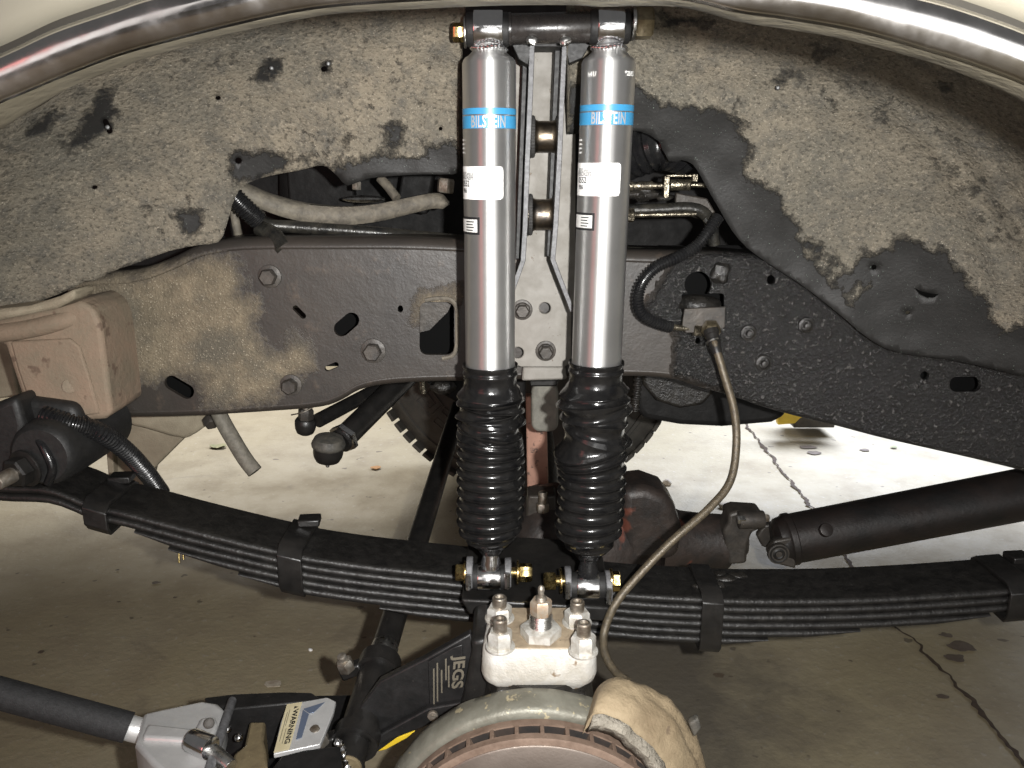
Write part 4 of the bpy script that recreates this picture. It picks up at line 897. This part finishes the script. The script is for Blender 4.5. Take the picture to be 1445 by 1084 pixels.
# ================================================================ far tyre
yT = 2.39; Rt = .490; TK = 1.06
tc = Vector((W(743, 600, yT).x, yT + .14, Rt))
ty = thing('far_tyre', 'dusty black off-road tyre on the far side of the truck', 'tyre', (tc.x, tc.y, 0))
Ta = Matrix.Rotation(R(-15), 4, 'Z'); td = Ta @ Vector((0, 1, 0)); tx = Ta @ Vector((1, 0, 0)); t0 = tc - td * .14
MB().lathe(t0, t0 + td, [(a, b * TK) for a, b in [(.02, .20), (.008, .225), (-.008, .27), (-.014, .33), (-.010, .385), (.0, .415), (.012, .430), (.03, .450), (.14, .453), (.25, .450), (.27, .42), (.28, .36), (.27, .25), (.24, .20)]], 96).build('carcass', 'tyre_rubber', ty)
MB().lathe(t0, t0 + td, [(a, b * TK) for a, b in [(-.006, .397), (-.011, .400), (-.009, .408), (-.003, .410)]], 96).build('sidewall_rib', 'tyre_rubber', ty)
blk = None
for k in range(70):
    a = 2 * PI * k / 70; d_ = tx * math.sin(a) + Vector((0, 0, math.cos(a)))
    if math.cos(a) > .45: continue
    for off, w in ((.022, .055), (.094, .06), (.17, .06), (.245, .055)):
        if blk is None: blk = MB().box((0, 0, 0), (.0345, w, .012)).build('tread_block', 'tyre_rubber', ty, bevel=.003); o = blk
        else: o = blk.copy(); COL.objects.link(o)
        o.matrix_parent_inverse = ty.matrix_world.inverted()
        sh = 2 * PI / 70 * .5 if off in (.094, .245) else 0; d2 = tx * math.sin(a + sh) + Vector((0, 0, math.cos(a + sh)))
        o.matrix_basis = Matrix.Translation(t0 + td * off + d2 * .4525 * TK) @ Ta @ Matrix.Rotation(a + sh, 4, 'Y')
def tyre_mark(a, rad, pts):                                   # raised outline marks on the sidewall
    d_ = tx * math.sin(R(a)) + Vector((0, 0, math.cos(R(a)))); e_ = tx * math.cos(R(a)) - Vector((0, 0, math.sin(R(a)))); c_ = t0 - td * .0125 + d_ * rad
    q = [c_ + e_ * u + d_ * v for u, v in pts]; MB().tube(q + [q[0]], .003, 6, 3, smooth=False).build('sidewall_mark', 'tyre_rubber', ty)
for a in (-128, -141, 120, 133): tyre_mark(a, .335, ((-.03, -.03), (.03, -.03), (.03, -.012), (-.012, -.012), (-.012, .012), (.03, .012), (.03, .03), (-.03, .03)))
MB().lathe(t0 + td * .05, t0 + td * .08, [(0, .19), (.01, .20), (.02, .19)], 48).build('rim', 'engine_dark', ty)

# ================================================================ steering linkage
dl = thing('drag_link', 'black steering link passing behind the spring down to a clamped adjuster sleeve', 'steering link', W(505, 1060, .86))
q0, q1 = W(648, 575, 1.72), W(497, 1062, .82); dd = q1 - q0
def on(t_): return q0 + dd * t_
MB().tube([on(0), on(.5), on(1.02)], .0175, 22).build('rod', 'black_paint', dl)
ta = None
def tpx(py):                                                  # parameter along the link at a picture row
    lo, hi = 0, 1.1
    for _ in range(40):
        m_ = (lo + hi) / 2
        if proj(on(m_))[1] < py: lo = m_
        else: hi = m_
    return lo
MB().tube([on(tpx(932)), on(tpx(985)), on(tpx(1052))], .0225, 26).build('adjuster_sleeve', 'black_paint', dl)
MB().lathe(on(tpx(912)), on(tpx(934)), [(0, .0182), (.004, .0185), (.02, .0185), (.024, .018)], 24).build('bare_thread', 'steel_bright', dl)
for py in (932, 1034):
    a_ = on(tpx(py)); b_ = on(tpx(py + 18)); cl_ = MB().lathe(a_, b_, [(0, .0235), (.0, .0275), ((b_ - a_).length, .0275), ((b_ - a_).length, .0235)], 28).build('sleeve_clamp', 'black_paint', dl)
    MB().box(a_.lerp(b_, .5) + Vector((-.034, -.006, .0)), (.03, .018, .016), 0, -.4).build('clamp_ear', 'black_paint', cl_, bevel=.003)
    p = a_.lerp(b_, .5) + Vector((-.038, -.012, .004)); m_ = MB(); m_.hexa(p, p + Vector((-.004, -.004, .016)), .011); m_.cyl(p, p + Vector((-.006, -.006, .024)), .006, 12, .001); m_.build('clamp_bolt', 'steel_dirty', cl_)
MB().cyl(on(tpx(1052)), on(tpx(1084)), .016, 20, .002).build('threaded_end', 'brass_block', dl)
for k in range(5):
    MB().blob(W(478 + k * 3, 1050 + k * 8, .80), (.006, .006, .007), 10, 8, .003, 150).build('castle_nut', 'chrome', dl)
# ball joints at left
def joint(label, c, rpx, hpx, y, rodto, rrod, nut):
    p = W(*c, y); s_ = mpp(p); root = thing('tie_rod_end', label, 'tie rod end', p - Vector((0, 0, hpx * s_)), 'steering ball joints')
    Zd = Vector((.12, -.1, 1)).normalized(); b = p - Zd * hpx * s_
    MB().lathe(b, b + Zd, [(0, rpx * .55 * s_), (.003, rpx * .8 * s_), (.010, rpx * .95 * s_), (.016, rpx * s_), (hpx * 2 * s_, rpx * s_), (hpx * 2 * s_ + .004, rpx * .85 * s_)], 32).build('socket', 'black_paint', root)
    if nut == 'boot':
        MB().lathe(b + Zd * (hpx * 2 * s_ - .004), b + Zd * (hpx * 2.6 * s_), [(0, rpx * 1.0 * s_), (.002, rpx * 1.10 * s_), (.006, rpx * 1.14 * s_), (.010, rpx * 1.08 * s_), (.013, rpx * 1.02 * s_), (.017, rpx * .95 * s_), (.021, rpx * .55 * s_)], 32).build('rubber_boot', 'rubber_dusty', root)
        MB().lathe(b, b - Zd, [(0, .006), (.004, .005), (.005, .003), (.008, .0035), (.010, .002)], 12).build('grease_nipple', 'steel_bright', root)
    else:
        t2 = b + Zd * hpx * 2 * s_
        nn = MB().hexa(t2, t2 + Zd * .022, rpx * .72 * s_, .3).build('castle_nut', 'dark_iron', root)
        MB().cyl(t2, t2 + Zd * .030, rpx * .36 * s_, 14, .001).build('stud', 'steel_dirty', nn)
        MB().tube([t2 + Zd * .020 + Vector((-.022, -.01, -.006)), t2 + Zd * .022 + Vector((0, -.02, 0)), t2 + Zd * .024 + Vector((.022, -.01, .008))], .0013, 6).build('cotter_pin', 'steel_dirty', nn)
    q = W(*rodto, y + .22); MB().tube([p + (q - p) * .12, p.lerp(q, .5), q], rrod, 20).build('rod', 'black_paint', root)
    return root, p, q
r1, p1, q1_ = joint('large tie rod end with grey rubber boot and silver locknut below the frame', (463, 640), 21, 13, 1.30, (585, 520), .0205, 'boot')
dv = (q1_ - p1).normalized(); MB().hexa(p1 + dv * .038, p1 + dv * .050, .027, .2).build('lock_nut', 'chrome', r1)
MB().tube([p1 + dv * .016, p1 + dv * .06], .014, 18).build('shank', 'black_paint', r1)
joint('smaller tie rod end with castle nut and cotter pin below the frame', (431, 603), 15, 10, 1.32, (560, 535), .0125, 'nut')

# ================================================================ things hanging behind
hg = thing('crossmember_bracket', 'dusty tan bracket hanging behind the left frame rail', 'bracket', W(210, 700, 1.28))
MB().prism([W(x, y, 1.27) for x, y in ((150, 586), (300, 572), (304, 592), (276, 612), (262, 620), (240, 616), (200, 604), (160, 596))], (0, .06, 0)).build('upper_shelf', 'tan_dust', hg, bevel=.006, seg=3)
MB().prism([W(x, y, 1.30) for x, y in ((152, 592), (200, 602), (262, 616), (228, 650), (214, 664), (206, 700), (158, 690))], (0, .03, 0)).build('web_plate', 'tan_dust', hg, bevel=.004)
MB().prism([W(x, y, 1.285) for x, y in ((146, 596), (156, 596), (162, 690), (154, 690))], (0, .06, 0)).build('edge_flange', 'tan_dust', hg, bevel=.002)
MB().hexa(W(296, 590, 1.25), W(300, 600, 1.24), .012).build('bolt', 'dark_iron', hg)
hs = MB().tube([W(300, 560, 1.22), W(312, 590, 1.22), (W(330, 622, 1.215)), W(346, 648, 1.21), W(360, 666, 1.205)], .0118, 18); tag(hs.build('drain_hose', 'hose_grey'), 'cut grey rubber hose stub hanging below the left frame rail', 'hose')
cb = MB().tube([W(60, 586, 1.0), W(100, 598, 1.0), W(140, 610, 1.02), W(175, 634, 1.06), (W(204, 664, 1.11)), W(228, 696, 1.16)], .0105, 16, 8, rib=.0055, ribamp=.0024)
tag(cb.build('loom_tube', 'rubber_gloss'), 'ribbed black wiring loom tube above the left end of the spring', 'loom tube')

# upper arm strap and tubes in the left gap
st_ = thing('bump_strap', 'dust-speckled curved steel strap in the gap above the left frame rail', 'strap', W(480, 310, 1.2))
sp_ = spline([W(x, y, 1.15 + .0003 * (x - 330)) for x, y in ((333, 266), (350, 275), (380, 288), (425, 300), (480, 305), (530, 301), (580, 290), (612, 284), (632, 288))], 8); rr = []
for i, p in enumerate(sp_):
    t_ = i / (len(sp_) - 1); h_ = .0095 + .003 * math.sin(PI * t_) ; h_ *= 1 if t_ < .93 else max(.25, 1 - ((t_ - .93) / .07) ** 2)
    rr.append([p + Vector((0, dy, dz * h_)) for dy, dz in ((0, -1), (-.004, -.6), (-.006, 0), (-.004, .6), (0, 1), (.03, 1), (.03, -1))])
MB().rings(rr).build('strap_band', 'strap_dust', st_, smooth=50)
bt = thing('brace_tube', 'dark round brace tube below the curved strap at left', 'tube', W(480, 340, 1.18))
MB().tube([W(330, 280, 1.14), W(350, 300, 1.15), W(372, 316, 1.16), W(420, 321, 1.17), W(520, 328, 1.18), W(650, 340, 1.19)], .0088, 16).build('tube', 'pipe_black', bt)
MB().tube([W(329, 277, 1.13), W(345, 293, 1.135), W(366, 312, 1.145)], .0125, 14, 8, rib=.005, ribamp=.0014).build('ribbed_sleeve', 'rubber_gloss', bt)
MB().tube([W(366, 322, 1.15), W(384, 330, 1.14), W(392, 338, 1.13), W(400, 350, 1.12)], .011, 14).build('bent_end', 'pipe_black', bt)
tag(MB().cyl(W(328, 288, 1.2), W(336, 332, 1.2), .006, 14, .001).build('pale_rod', 'strap_dust'), 'short pale rod hanging at the liner corner left of the brace tube', 'rod')
tag(MB().blob(W(513, 281, 1.32), (.034, .02, .006), 24, 10).build('bright_cap', 'steel_bright'), 'pale oval metal cap deep in the left gap', 'cap')
tag(MB().tube([W(537, 252, 1.28), W(548, 264, 1.27), W(560, 280, 1.26)], .007, 12).build('slanted_pin', 'strap_dust'), 'grey slanted pin deep in the left gap', 'pin')
tag(MB().hexa(W(503, 268, 1.25), W(503, 256, 1.25), .007).build('small_stud', 'steel_dirty'), 'small grey stud under the liner edge left of the pin', 'stud')
tag(MB().hexa(W(628, 272, 1.28), W(630, 252, 1.28), .013).build('corner_bolt', 'steel_dirty'), 'grey bolt in the gap just left of the left shock', 'bolt')
tag(MB().blob(W(180, 397, 1.16), (.013, .012, .008), 18, 10).build('rivet_head', 'tan_dust'), 'dusty rivet head on top of the left frame rail', 'rivet')

# right gap: loom, brass fitting, pipes
cg = MB().tube([W(860, 230, 1.19), W(905, 214, 1.16), W(935, 206, 1.15), W(972, 214, 1.17)], .026, 22, 8, rib=.012, ribamp=.006)
tag(cg.build('intake_bellows', 'rubber_gloss'), 'fat ribbed black bellows right of the right shock', 'bellows')
bf = thing('line_fitting', 'oily brass line fitting held by a small bracket right of the right shock', 'fitting', W(940, 275, 1.14))
p0, p1 = W(880, 263, 1.13), W(935, 262, 1.13); s_ = mpp(p0)
MB().lathe(p0, p1, [(0, 7 * s_), (.012, 7 * s_), (.012, 5.5 * s_), (.018, 5.5 * s_), (.018, 6.5 * s_), (.038, 6.5 * s_), (.038, 4.5 * s_), (.05, 4.5 * s_)], 20).build('sleeve', 'brass_oily', bf)
MB().cyl(W(945, 261, 1.13), W(974, 261, 1.13), 8 * s_, 22, .001).build('barrel', 'brass_oily', bf); MB().cyl(W(974, 261, 1.13), W(1000, 262, 1.13), 3.4 * s_, 14, .001).build('tip', 'brass_oily', bf)
MB().box(W(939, 264, 1.125), (.0075, .02, .028)).build('bracket_leg', 'brass_oily', bf, bevel=.001); MB().box(W(979, 251, 1.125), (.0075, .02, .010)).build('bracket_leg', 'brass_oily', bf, bevel=.001); MB().box(W(960, 248, 1.135), (.04, .02, .003)).build('bracket_top', 'brass_oily', bf, bevel=.0008)
MB().blob(W(905, 275, 1.135), (.026, .012, .008), 18, 12, .006, 150).build('grease_lump', 'grease_black', bf); MB().blob(W(938, 279, 1.13), (.012, .01, .004), 14, 8, .003, 150).build('grease_lump', 'grease_black', bf)
pr = thing('brake_pipe', 'oily black pipe bending down right of the right shock', 'pipe', W(950, 300, 1.15))
MB().tube([W(880, 297, 1.14), W(930, 296, 1.14), W(970, 294, 1.14), W(992, 300, 1.14), W(1004, 318, 1.145), W(1008, 345, 1.15)], .0082, 16).build('pipe', 'pipe_black', pr)
MB().cyl(W(884, 304, 1.125), W(982, 302, 1.125), .0035, 12).build('thin_line', 'brass_oily', pr); MB().hexa(W(884, 304, 1.125), W(895, 304, 1.125), .0095).build('flare_nut', 'brass_oily', pr)
for a, b in (((994, 309), (999, 315)), ((1003, 323), (1007, 331))): MB().cyl(W(*a, 1.13), W(*b, 1.13), .003, 8, .001).build('glint_clip', 'steel_bright', pr)
tag(MB().prism([W(x, y, 1.2) for x, y in ((954, 272), (998, 280), (1010, 300), (990, 310), (952, 300))], (0, .01, 0)).build('grey_tab', 'dark_iron', bevel=.002), 'small grey tab plate behind the brass fitting', 'plate')

# brake hose: ribbed upper part, fitting block, braided lower hose
bh = thing('brake_hose', 'ribbed black brake hose looping down the right frame rail', 'hose', W(905, 440, 1.08))
MB().tube([W(1014, 306, 1.10), W(1000, 326, 1.09), W(982, 348, 1.085), W(955, 364, 1.075), W(925, 378, 1.068), W(905, 402, 1.065), W(900, 428, 1.068), W(908, 446, 1.072), W(930, 457, 1.08), W(948, 462, 1.085)], .0062, 14, 8, rib=.0042, ribamp=.0018).build('hose', 'rubber_gloss', bh)
MB().cyl(W(946, 461, 1.085), W(978, 465, 1.09), .0042, 12).build('steel_tip', 'brass_oily', bh); MB().hexa(W(978, 465, 1.09), W(990, 466, 1.09), .0095).build('flare_nut', 'brass_oily', bh)
bb = thing('hose_bracket', 'small dark steel bracket carrying the hose union on the right frame rail', 'bracket', W(993, 470, 1.1))
MB().prism([W(x, y, 1.085) for x, y in ((966, 436), (1024, 433), (1023, 462), (1008, 470), (968, 470), (962, 462))], (0, .005, 0)).build('plate', 'dark_steel_plate', bb, bevel=.001) if 'dark_steel_plate' in M else MB().prism([W(x, y, 1.085) for x, y in ((966, 436), (1024, 433), (1023, 462), (1008, 470), (968, 470), (962, 462))], (0, .005, 0)).build('plate', 'dark_iron', bb, bevel=.001)
MB().hexa(W(1003, 462, 1.08), W(1004, 470, 1.065), .0125, .3).build('union_nut', 'zinc_dull', bb)
MB().blob(W(985, 430, 1.125), (.03, .02, .014), 16, 10, .004, 80).build('block', 'grease_black', bb)
lh = thing('braided_hose', 'long braided brown brake hose hanging from the right rail to the knuckle', 'hose', W(880, 955, .9))
hp = [(1004, 468, 1.065), (1010, 490, 1.05), (1022, 530, 1.04), (1036, 580, 1.03), (1039, 630, 1.02), (1030, 680, 1.0), (1000, 718, .98), (950, 762, .96), (905, 808, .945), (870, 850, .93), (853, 890, .92), (853, 920, .90), (866, 945, .88), (886, 962, .86)]
MB().tube([W(*q) for q in hp], .0052, 16, 10).build('hose', 'braid_hose', lh)
MB().lathe(W(1003, 466, 1.066), W(1012, 498, 1.048), [(0, .010), (.006, .010), (.007, .0085), (.014, .0085), (.015, .0095), (.017, .0095), (.018, .0075), (.028, .0075), (.034, .006)], 20).build('ferrule', 'black_paint', lh)
MB().lathe(W(1006, 481, 1.057), W(1012, 498, 1.048), [(0, .0098), (.002, .0098)], 20).build('crimp_band', 'steel_bright', lh)

# ================================================================ behind the frame
sm = thing('oil_pan', 'black oil pan hanging behind the right frame rail', 'oil pan', W(1000, 600, 1.5))
MB().prism([W(x, y, 1.42) for x, y in ((893, 500), (1124, 500), (1116, 572), (1108, 590), (1090, 598), (1020, 604), (960, 601), (908, 592), (898, 578), (893, 540))], (0, .25, 0)).build('pan', 'engine_dark', sm, bevel=.012, seg=3)
MB().prism([W(x, y, 1.40) for x, y in ((906, 510), (1010, 510), (1006, 556), (992, 572), (960, 577), (926, 566), (908, 544))], (0, .03, 0)).build('pressed_face', 'grease_black', sm, bevel=.006, seg=3)
MB().tube([W(904, 500, 1.38), W(900, 540, 1.38), W(896, 580, 1.38)], .006, 10, rib=.008, ribamp=.002).build('seam', 'grease_black', sm)
yb_ = thing('yellow_jack_stand', 'yellow steel stand on the bright floor beyond the truck', 'stand', WZ(1145, 606, 0))
yy = 2.92
MB().prism([W(x, y, yy) for x, y in ((1098, 545), (1190, 545), (1182, 588), (1164, 586), (1130, 590), (1122, 598), (1098, 600))], (0, .03, 0)).build('leg_plate', 'yellow_paint', yb_, bevel=.004)
MB().prism([W(x, y, yy + .05) for x, y in ((1118, 560), (1180, 560), (1178, 604), (1120, 604))], (0, .12, 0)).build('foot', 'dark_iron', yb_, bevel=.004)
MB().prism([W(x, y, yy - .02) for x, y in ((1156, 584), (1188, 586), (1182, 598), (1158, 596))], (0, .02, 0)).build('foot_plate', 'steel_bright', yb_, bevel=.003)
pk = thing('pink_bar', 'faded pinkish flat bar between the two boots', 'bar', W(760, 690, 1.62))
MB().prism([W(x, y, 1.62) for x, y in ((742, 560), (771, 560), (774, 690), (744, 690))], (0, .03, 0)).build('bar', 'pink_bar', pk, bevel=.003)
bs = thing('bump_stop', 'grey rubber bump stop block below the tower plate', 'bump stop', W(768, 610, 1.4))
MB().prism([W(x, y, 1.36) for x, y in rrect(750, 542, 788, 610, 12)], (0, .05, 0)).build('block', 'grey_stop', bs, bevel=.005, seg=3)
MB().prism([W(x, y, 1.34) for x, y in ((744, 530), (790, 530), (786, 546), (748, 546))], (0, .08, 0)).build('cup', 'black_paint', bs, bevel=.003)
ub = thing('crossmember', 'grimy black crossmember under the frame left of the left boot', 'crossmember', W(600, 590, 1.4))
MB().prism([W(x, y, 1.38) for x, y in ((590, 520), (742, 520), (742, 570), (700, 574), (650, 572), (622, 556), (600, 540))], (0, .12, 0)).build('beam', 'engine_dark', ub, bevel=.006)
MB().blob(W(625, 545, 1.36), (.022, .015, .012), 14, 10, .006, 100).build('grease_lump', 'grease_black', ub)
MB().tube([W(596, 535, 1.36), W(597, 555, 1.36)], .006, 8).build('pin', 'brass_oily', ub)

# ================================================================ floor jack
zj = .24
def J(x, y, z=zj): return WZ(x, y, z)
jk = thing('floor_jack', 'silver and black floor jack with padded handle at lower left', 'floor jack', J(400, 1080, .03))
h0, h1 = W(-120, 946, .80), W(182, 1027, .83); MB().tube([h0, h0.lerp(h1, .5), h1], .0172, 26).build('handle_grip', 'foam_grip', jk)
s0, s1 = h0.lerp(h1, .97), h0.lerp(h1, 1.10); MB().cyl(s0, s1, .0142, 26, .001).build('handle_tube', 'jack_silver', jk)
zy = WZ(260, 1040, 0).z
ztop = h1.z + .012
yo = MB().prism([WZ(x, y, ztop) for x, y in ((202, 1006), (228, 1000), (286, 988), (308, 992), (318, 1002), (312, 1024), (302, 1060), (286, 1110), (250, 1110), (214, 1076), (190, 1050))], (0, .0, -.045)).build('yoke', 'jack_silver', jk, bevel=.005, seg=3)
MB().prism([WZ(x, y, ztop + .006) for x, y in ((208, 1020), (300, 1030), (296, 1046), (200, 1040))], (0, 0, -.008)).build('yoke_ridge', 'jack_silver', jk, bevel=.004, seg=3)
MB().prism([WZ(x, y, ztop + .008) for x, y in ((283, 1012), (304, 1010), (308, 1022), (300, 1040), (276, 1042), (274, 1030))], (0, 0, -.01)).build('pivot_ear', 'jack_silver', jk, bevel=.004, seg=3)
MB().cyl(WZ(295, 1021, ztop + .008), WZ(295, 1021, ztop + .013), .006, 16, .001).build('pivot_pin', 'dark_iron', jk)
MB().cyl(WZ(270, 1044, ztop + .012), WZ(298, 1056, ztop + .012), .013, 22, .002).build('valve_sleeve', 'chrome', jk); MB().cyl(WZ(296, 1056, ztop + .008), WZ(326, 1082, ztop), .008, 16, .001).build('valve_rod', 'steel_bright', jk)
MB().cyl(WZ(328, 988, ztop), WZ(292, 1096, ztop + .005), .0052, 12, .001).build('spring_rod', 'strap_edge', jk)
zb0 = ztop - .03
MB().prism([WZ(x, y, zb0 + .02) for x, y in ((288, 984), (330, 979), (400, 976), (440, 977), (456, 988), (430, 990), (330, 1000), (304, 996))], (0, 0, -.10)).build('side_plate', 'jack_black', jk, bevel=.002)
MB().prism([WZ(x, y, zb0 - .05) for x, y in ((290, 984), (500, 980), (520, 1110), (270, 1110))], (0, 0, -.02)).build('base_plate', 'jack_black', jk, bevel=.002)
MB().prism([WZ(x, y, zb0 + .025) for x, y in ((384, 1084), (398, 1066), (430, 1058), (480, 1052), (486, 1110), (380, 1110))], (0, 0, -.10)).build('side_plate', 'jack_black', jk, bevel=.002)
MB().cyl(WZ(378, 994, zb0 + .005), WZ(378, 994, zb0 + .009), .0042, 18, .001).build('white_rivet', 'label_white', jk)
for x, y in ((321, 1029), (337, 1041)): MB().blob(WZ(x, y, zb0 + .01), (.005, .005, .005), 14, 10).build('ball_stud', 'chrome', jk)
MB().prism([WZ(x, y, zb0 + .015) for x, y in ((352, 1018), (375, 1018), (372, 1045), (376, 1060), (380, 1110), (325, 1110), (330, 1064), (345, 1052))], (0, 0, -.05)).build('pump_block', 'brass_block', jk, bevel=.003)
# warning plate on its own tilted frame
Pa, Pb, Pc, Pd = WZ(405, 994, zb0 + .022), WZ(470, 984, zb0 + .022), WZ(452, 1050, zb0 + .022), WZ(386, 1064, zb0 + .022)
MB().prism([Pa, WZ(462, 984, zb0 + .022), WZ(474, 990, zb0 + .022), WZ(470, 1006, zb0 + .022), Pc, Pd, WZ(396, 1020, zb0 + .022)], (0, 0, -.006)).build('arm_cover', 'jack_silver', jk, bevel=.001)
up_ = Vector((0, 0, .0007))
def bil(u, v, k=1): return (Pa.lerp(Pb, u)).lerp(Pd.lerp(Pc, u), v) + up_ * k
lb = MB().add([bil(.0, .01), bil(.33, .01), bil(.33, .985), bil(.0, .985)], [(0, 1, 2, 3)]).build('warning_label', 'label_cream', jk, smooth=0, solid=.0003)
tv, tf = text2d('WARNING', 1.0, .03); mx = max(abs(x) for x, y in tv)
MB().add([bil(.235 + y * .155, .52 + x / mx * .36, 2) for x, y in tv], tf).build('lettering', 'ink', lb, smooth=0)
MB().add([bil(.19, .09, 2), bil(.28, .12, 2), bil(.19, .15, 2)], [(0, 1, 2)]).build('warning_sign', 'ink', lb, smooth=0)
for k, (u, v0, v1) in enumerate(((.06, .2, .8), (.10, .15, .5), (.13, .55, .85))): MB().add([bil(u, v0, 2), bil(u + .012, v0, 2), bil(u + .012, v1, 2), bil(u, v1, 2)], [(0, 1, 2, 3)]).build('print_line', 'sticker_print', lb, smooth=0)
MB().add([bil(.40, .20, 1.5), bil(.56, .32, 1.5), bil(.54, .80, 1.5), bil(.42, .82, 1.5)], [(0, 1, 2, 3)]).build('blue_recess', 'blue_steel', jk, smooth=0, solid=.0003)
MB().add([bil(.40, .18, 1.5), bil(.85, .10, 1.5), bil(.66, .30, 1.5), bil(.56, .30, 1.5)], [(0, 1, 2, 3)]).build('blue_recess', 'blue_steel', jk, smooth=0, solid=.0003)
# lifting arm rising to the axle
yA = .86
MB().prism([W(x, y, yA) for x, y in ((536, 962), (600, 930), (664, 894), (676, 930), (672, 990), (642, 1004), (560, 1042), (480, 1100), (470, 1060), (500, 1010))], (0, .012, 0)).build('lifting_arm', 'jack_black', jk, bevel=.002)
MB().prism([W(x, y, yA - .012) for x, y in ((604, 1000), (650, 992), (668, 984), (640, 1012), (600, 1026), (500, 1064), (480, 1100), (470, 1090), (520, 1046))], (0, .010, 0)).build('arm_rib', 'jack_black', jk, bevel=.002)
sk = MB().prism([W(x, y, yA - .004) for x, y in ((604, 934), (640, 914), (652, 910), (656, 986), (622, 1000), (606, 1000))], (0, .003, 0)).build('sticker_plate', 'jack_black', jk, bevel=.0008)
tv, tf = text2d('JEGS', 1.0, .03); mx = max(abs(x) for x, y in tv)
MB().add([W(646 + y * 22 - x / mx * 2, 949 + x / mx * 25 - y * 3, yA - .0055) for x, y in tv], tf).build('lettering', 'sticker_print', sk, smooth=0)
for k, (x, a, b) in enumerate(((616, 936, 990), (622, 946, 978), (628, 930, 960), (632, 940, 970), (611, 944, 996))):
    MB().add([W(x, a, yA - .0055), W(x + 2.2, a - 1, yA - .0055), W(x + 2.4, b, yA - .0055), W(x + .4, b, yA - .0055)], [(0, 1, 2, 3)]).build('print_line', 'sticker_print', sk, smooth=0)
m_ = MB(); p = W(611, 1008, yA - .014); m_.cyl(p, p + Vector((0, -.005, 0)), .0065, 18, .0015); m_.cyl(p, p + Vector((0, -.0058, 0)), .0028, 10); m_.build('arm_screw', 'steel_dirty', jk)
MB().prism([W(x, y, yA + .02) for x, y in ((512, 1062), (540, 1048), (586, 1032), (574, 1042), (545, 1058), (520, 1064))], (0, .03, 0)).build('yellow_edge', 'yellow_paint', jk, bevel=.001)
MB().prism([W(x, y, yA + .01) for x, y in ((575, 1002), (604, 992), (604, 1000), (560, 1014))], (0, .02, 0)).build('bright_link', 'steel_dirty', jk, bevel=.001)

# ================================================================ litter on the floor
def crumb(label, px, py, r_, mt, kind='flake', cat='debris'):
    p = WZ(px, py, 0); m_ = MB()
    if kind == 'flake':
        pts = []
        for i in range(9):
            a = 2 * PI * i / 9; k = r_ * (1 + .5 * noise.noise(Vector((math.cos(a) * 2 + px, math.sin(a) * 2, py)))); pts.append(p + Vector((math.cos(a) * k, math.sin(a) * k * .7, .004 + .5 * r_ * abs(noise.noise(Vector((a, px, 1)))))))
        m_.prism(pts, (0, 0, .0015))
    else: m_.blob(p + Vector((0, 0, r_ * .4)), (r_, r_ * .8, r_ * .5), 12, 8, r_ * .6, .7 / r_)
    tag(m_.build({'leaf': 'leaf'}.get(cat, cat), mt), label, cat, 'litter on the floor', 'thing')
crumb('curled green-brown leaf on the floor right of the grey hose stub', 308, 632, .030, 'leaf_dry', cat='leaf'); crumb('small orange leaf on the floor below the tie rod ends', 530, 662, .017, 'leaf_orange', cat='leaf')
crumb('pale crumb on the bright floor beside the tyre tread', 941, 685, .016, 'crumb', 'b'); crumb('dirt clump on the bright floor beside the braided hose', 1022, 716, .020, 'crumb', 'b')
crumb('pale torn flake on the floor above the jack', 386, 968, .016, 'crumb'); crumb('tiny twig-like scrap on the bright floor above the driveshaft', 1261, 633, .012, 'leaf_dry')
crumb('tiny pale speck on the floor right of the clamped sleeve', 438, 918, .004, 'label_white', 'b')
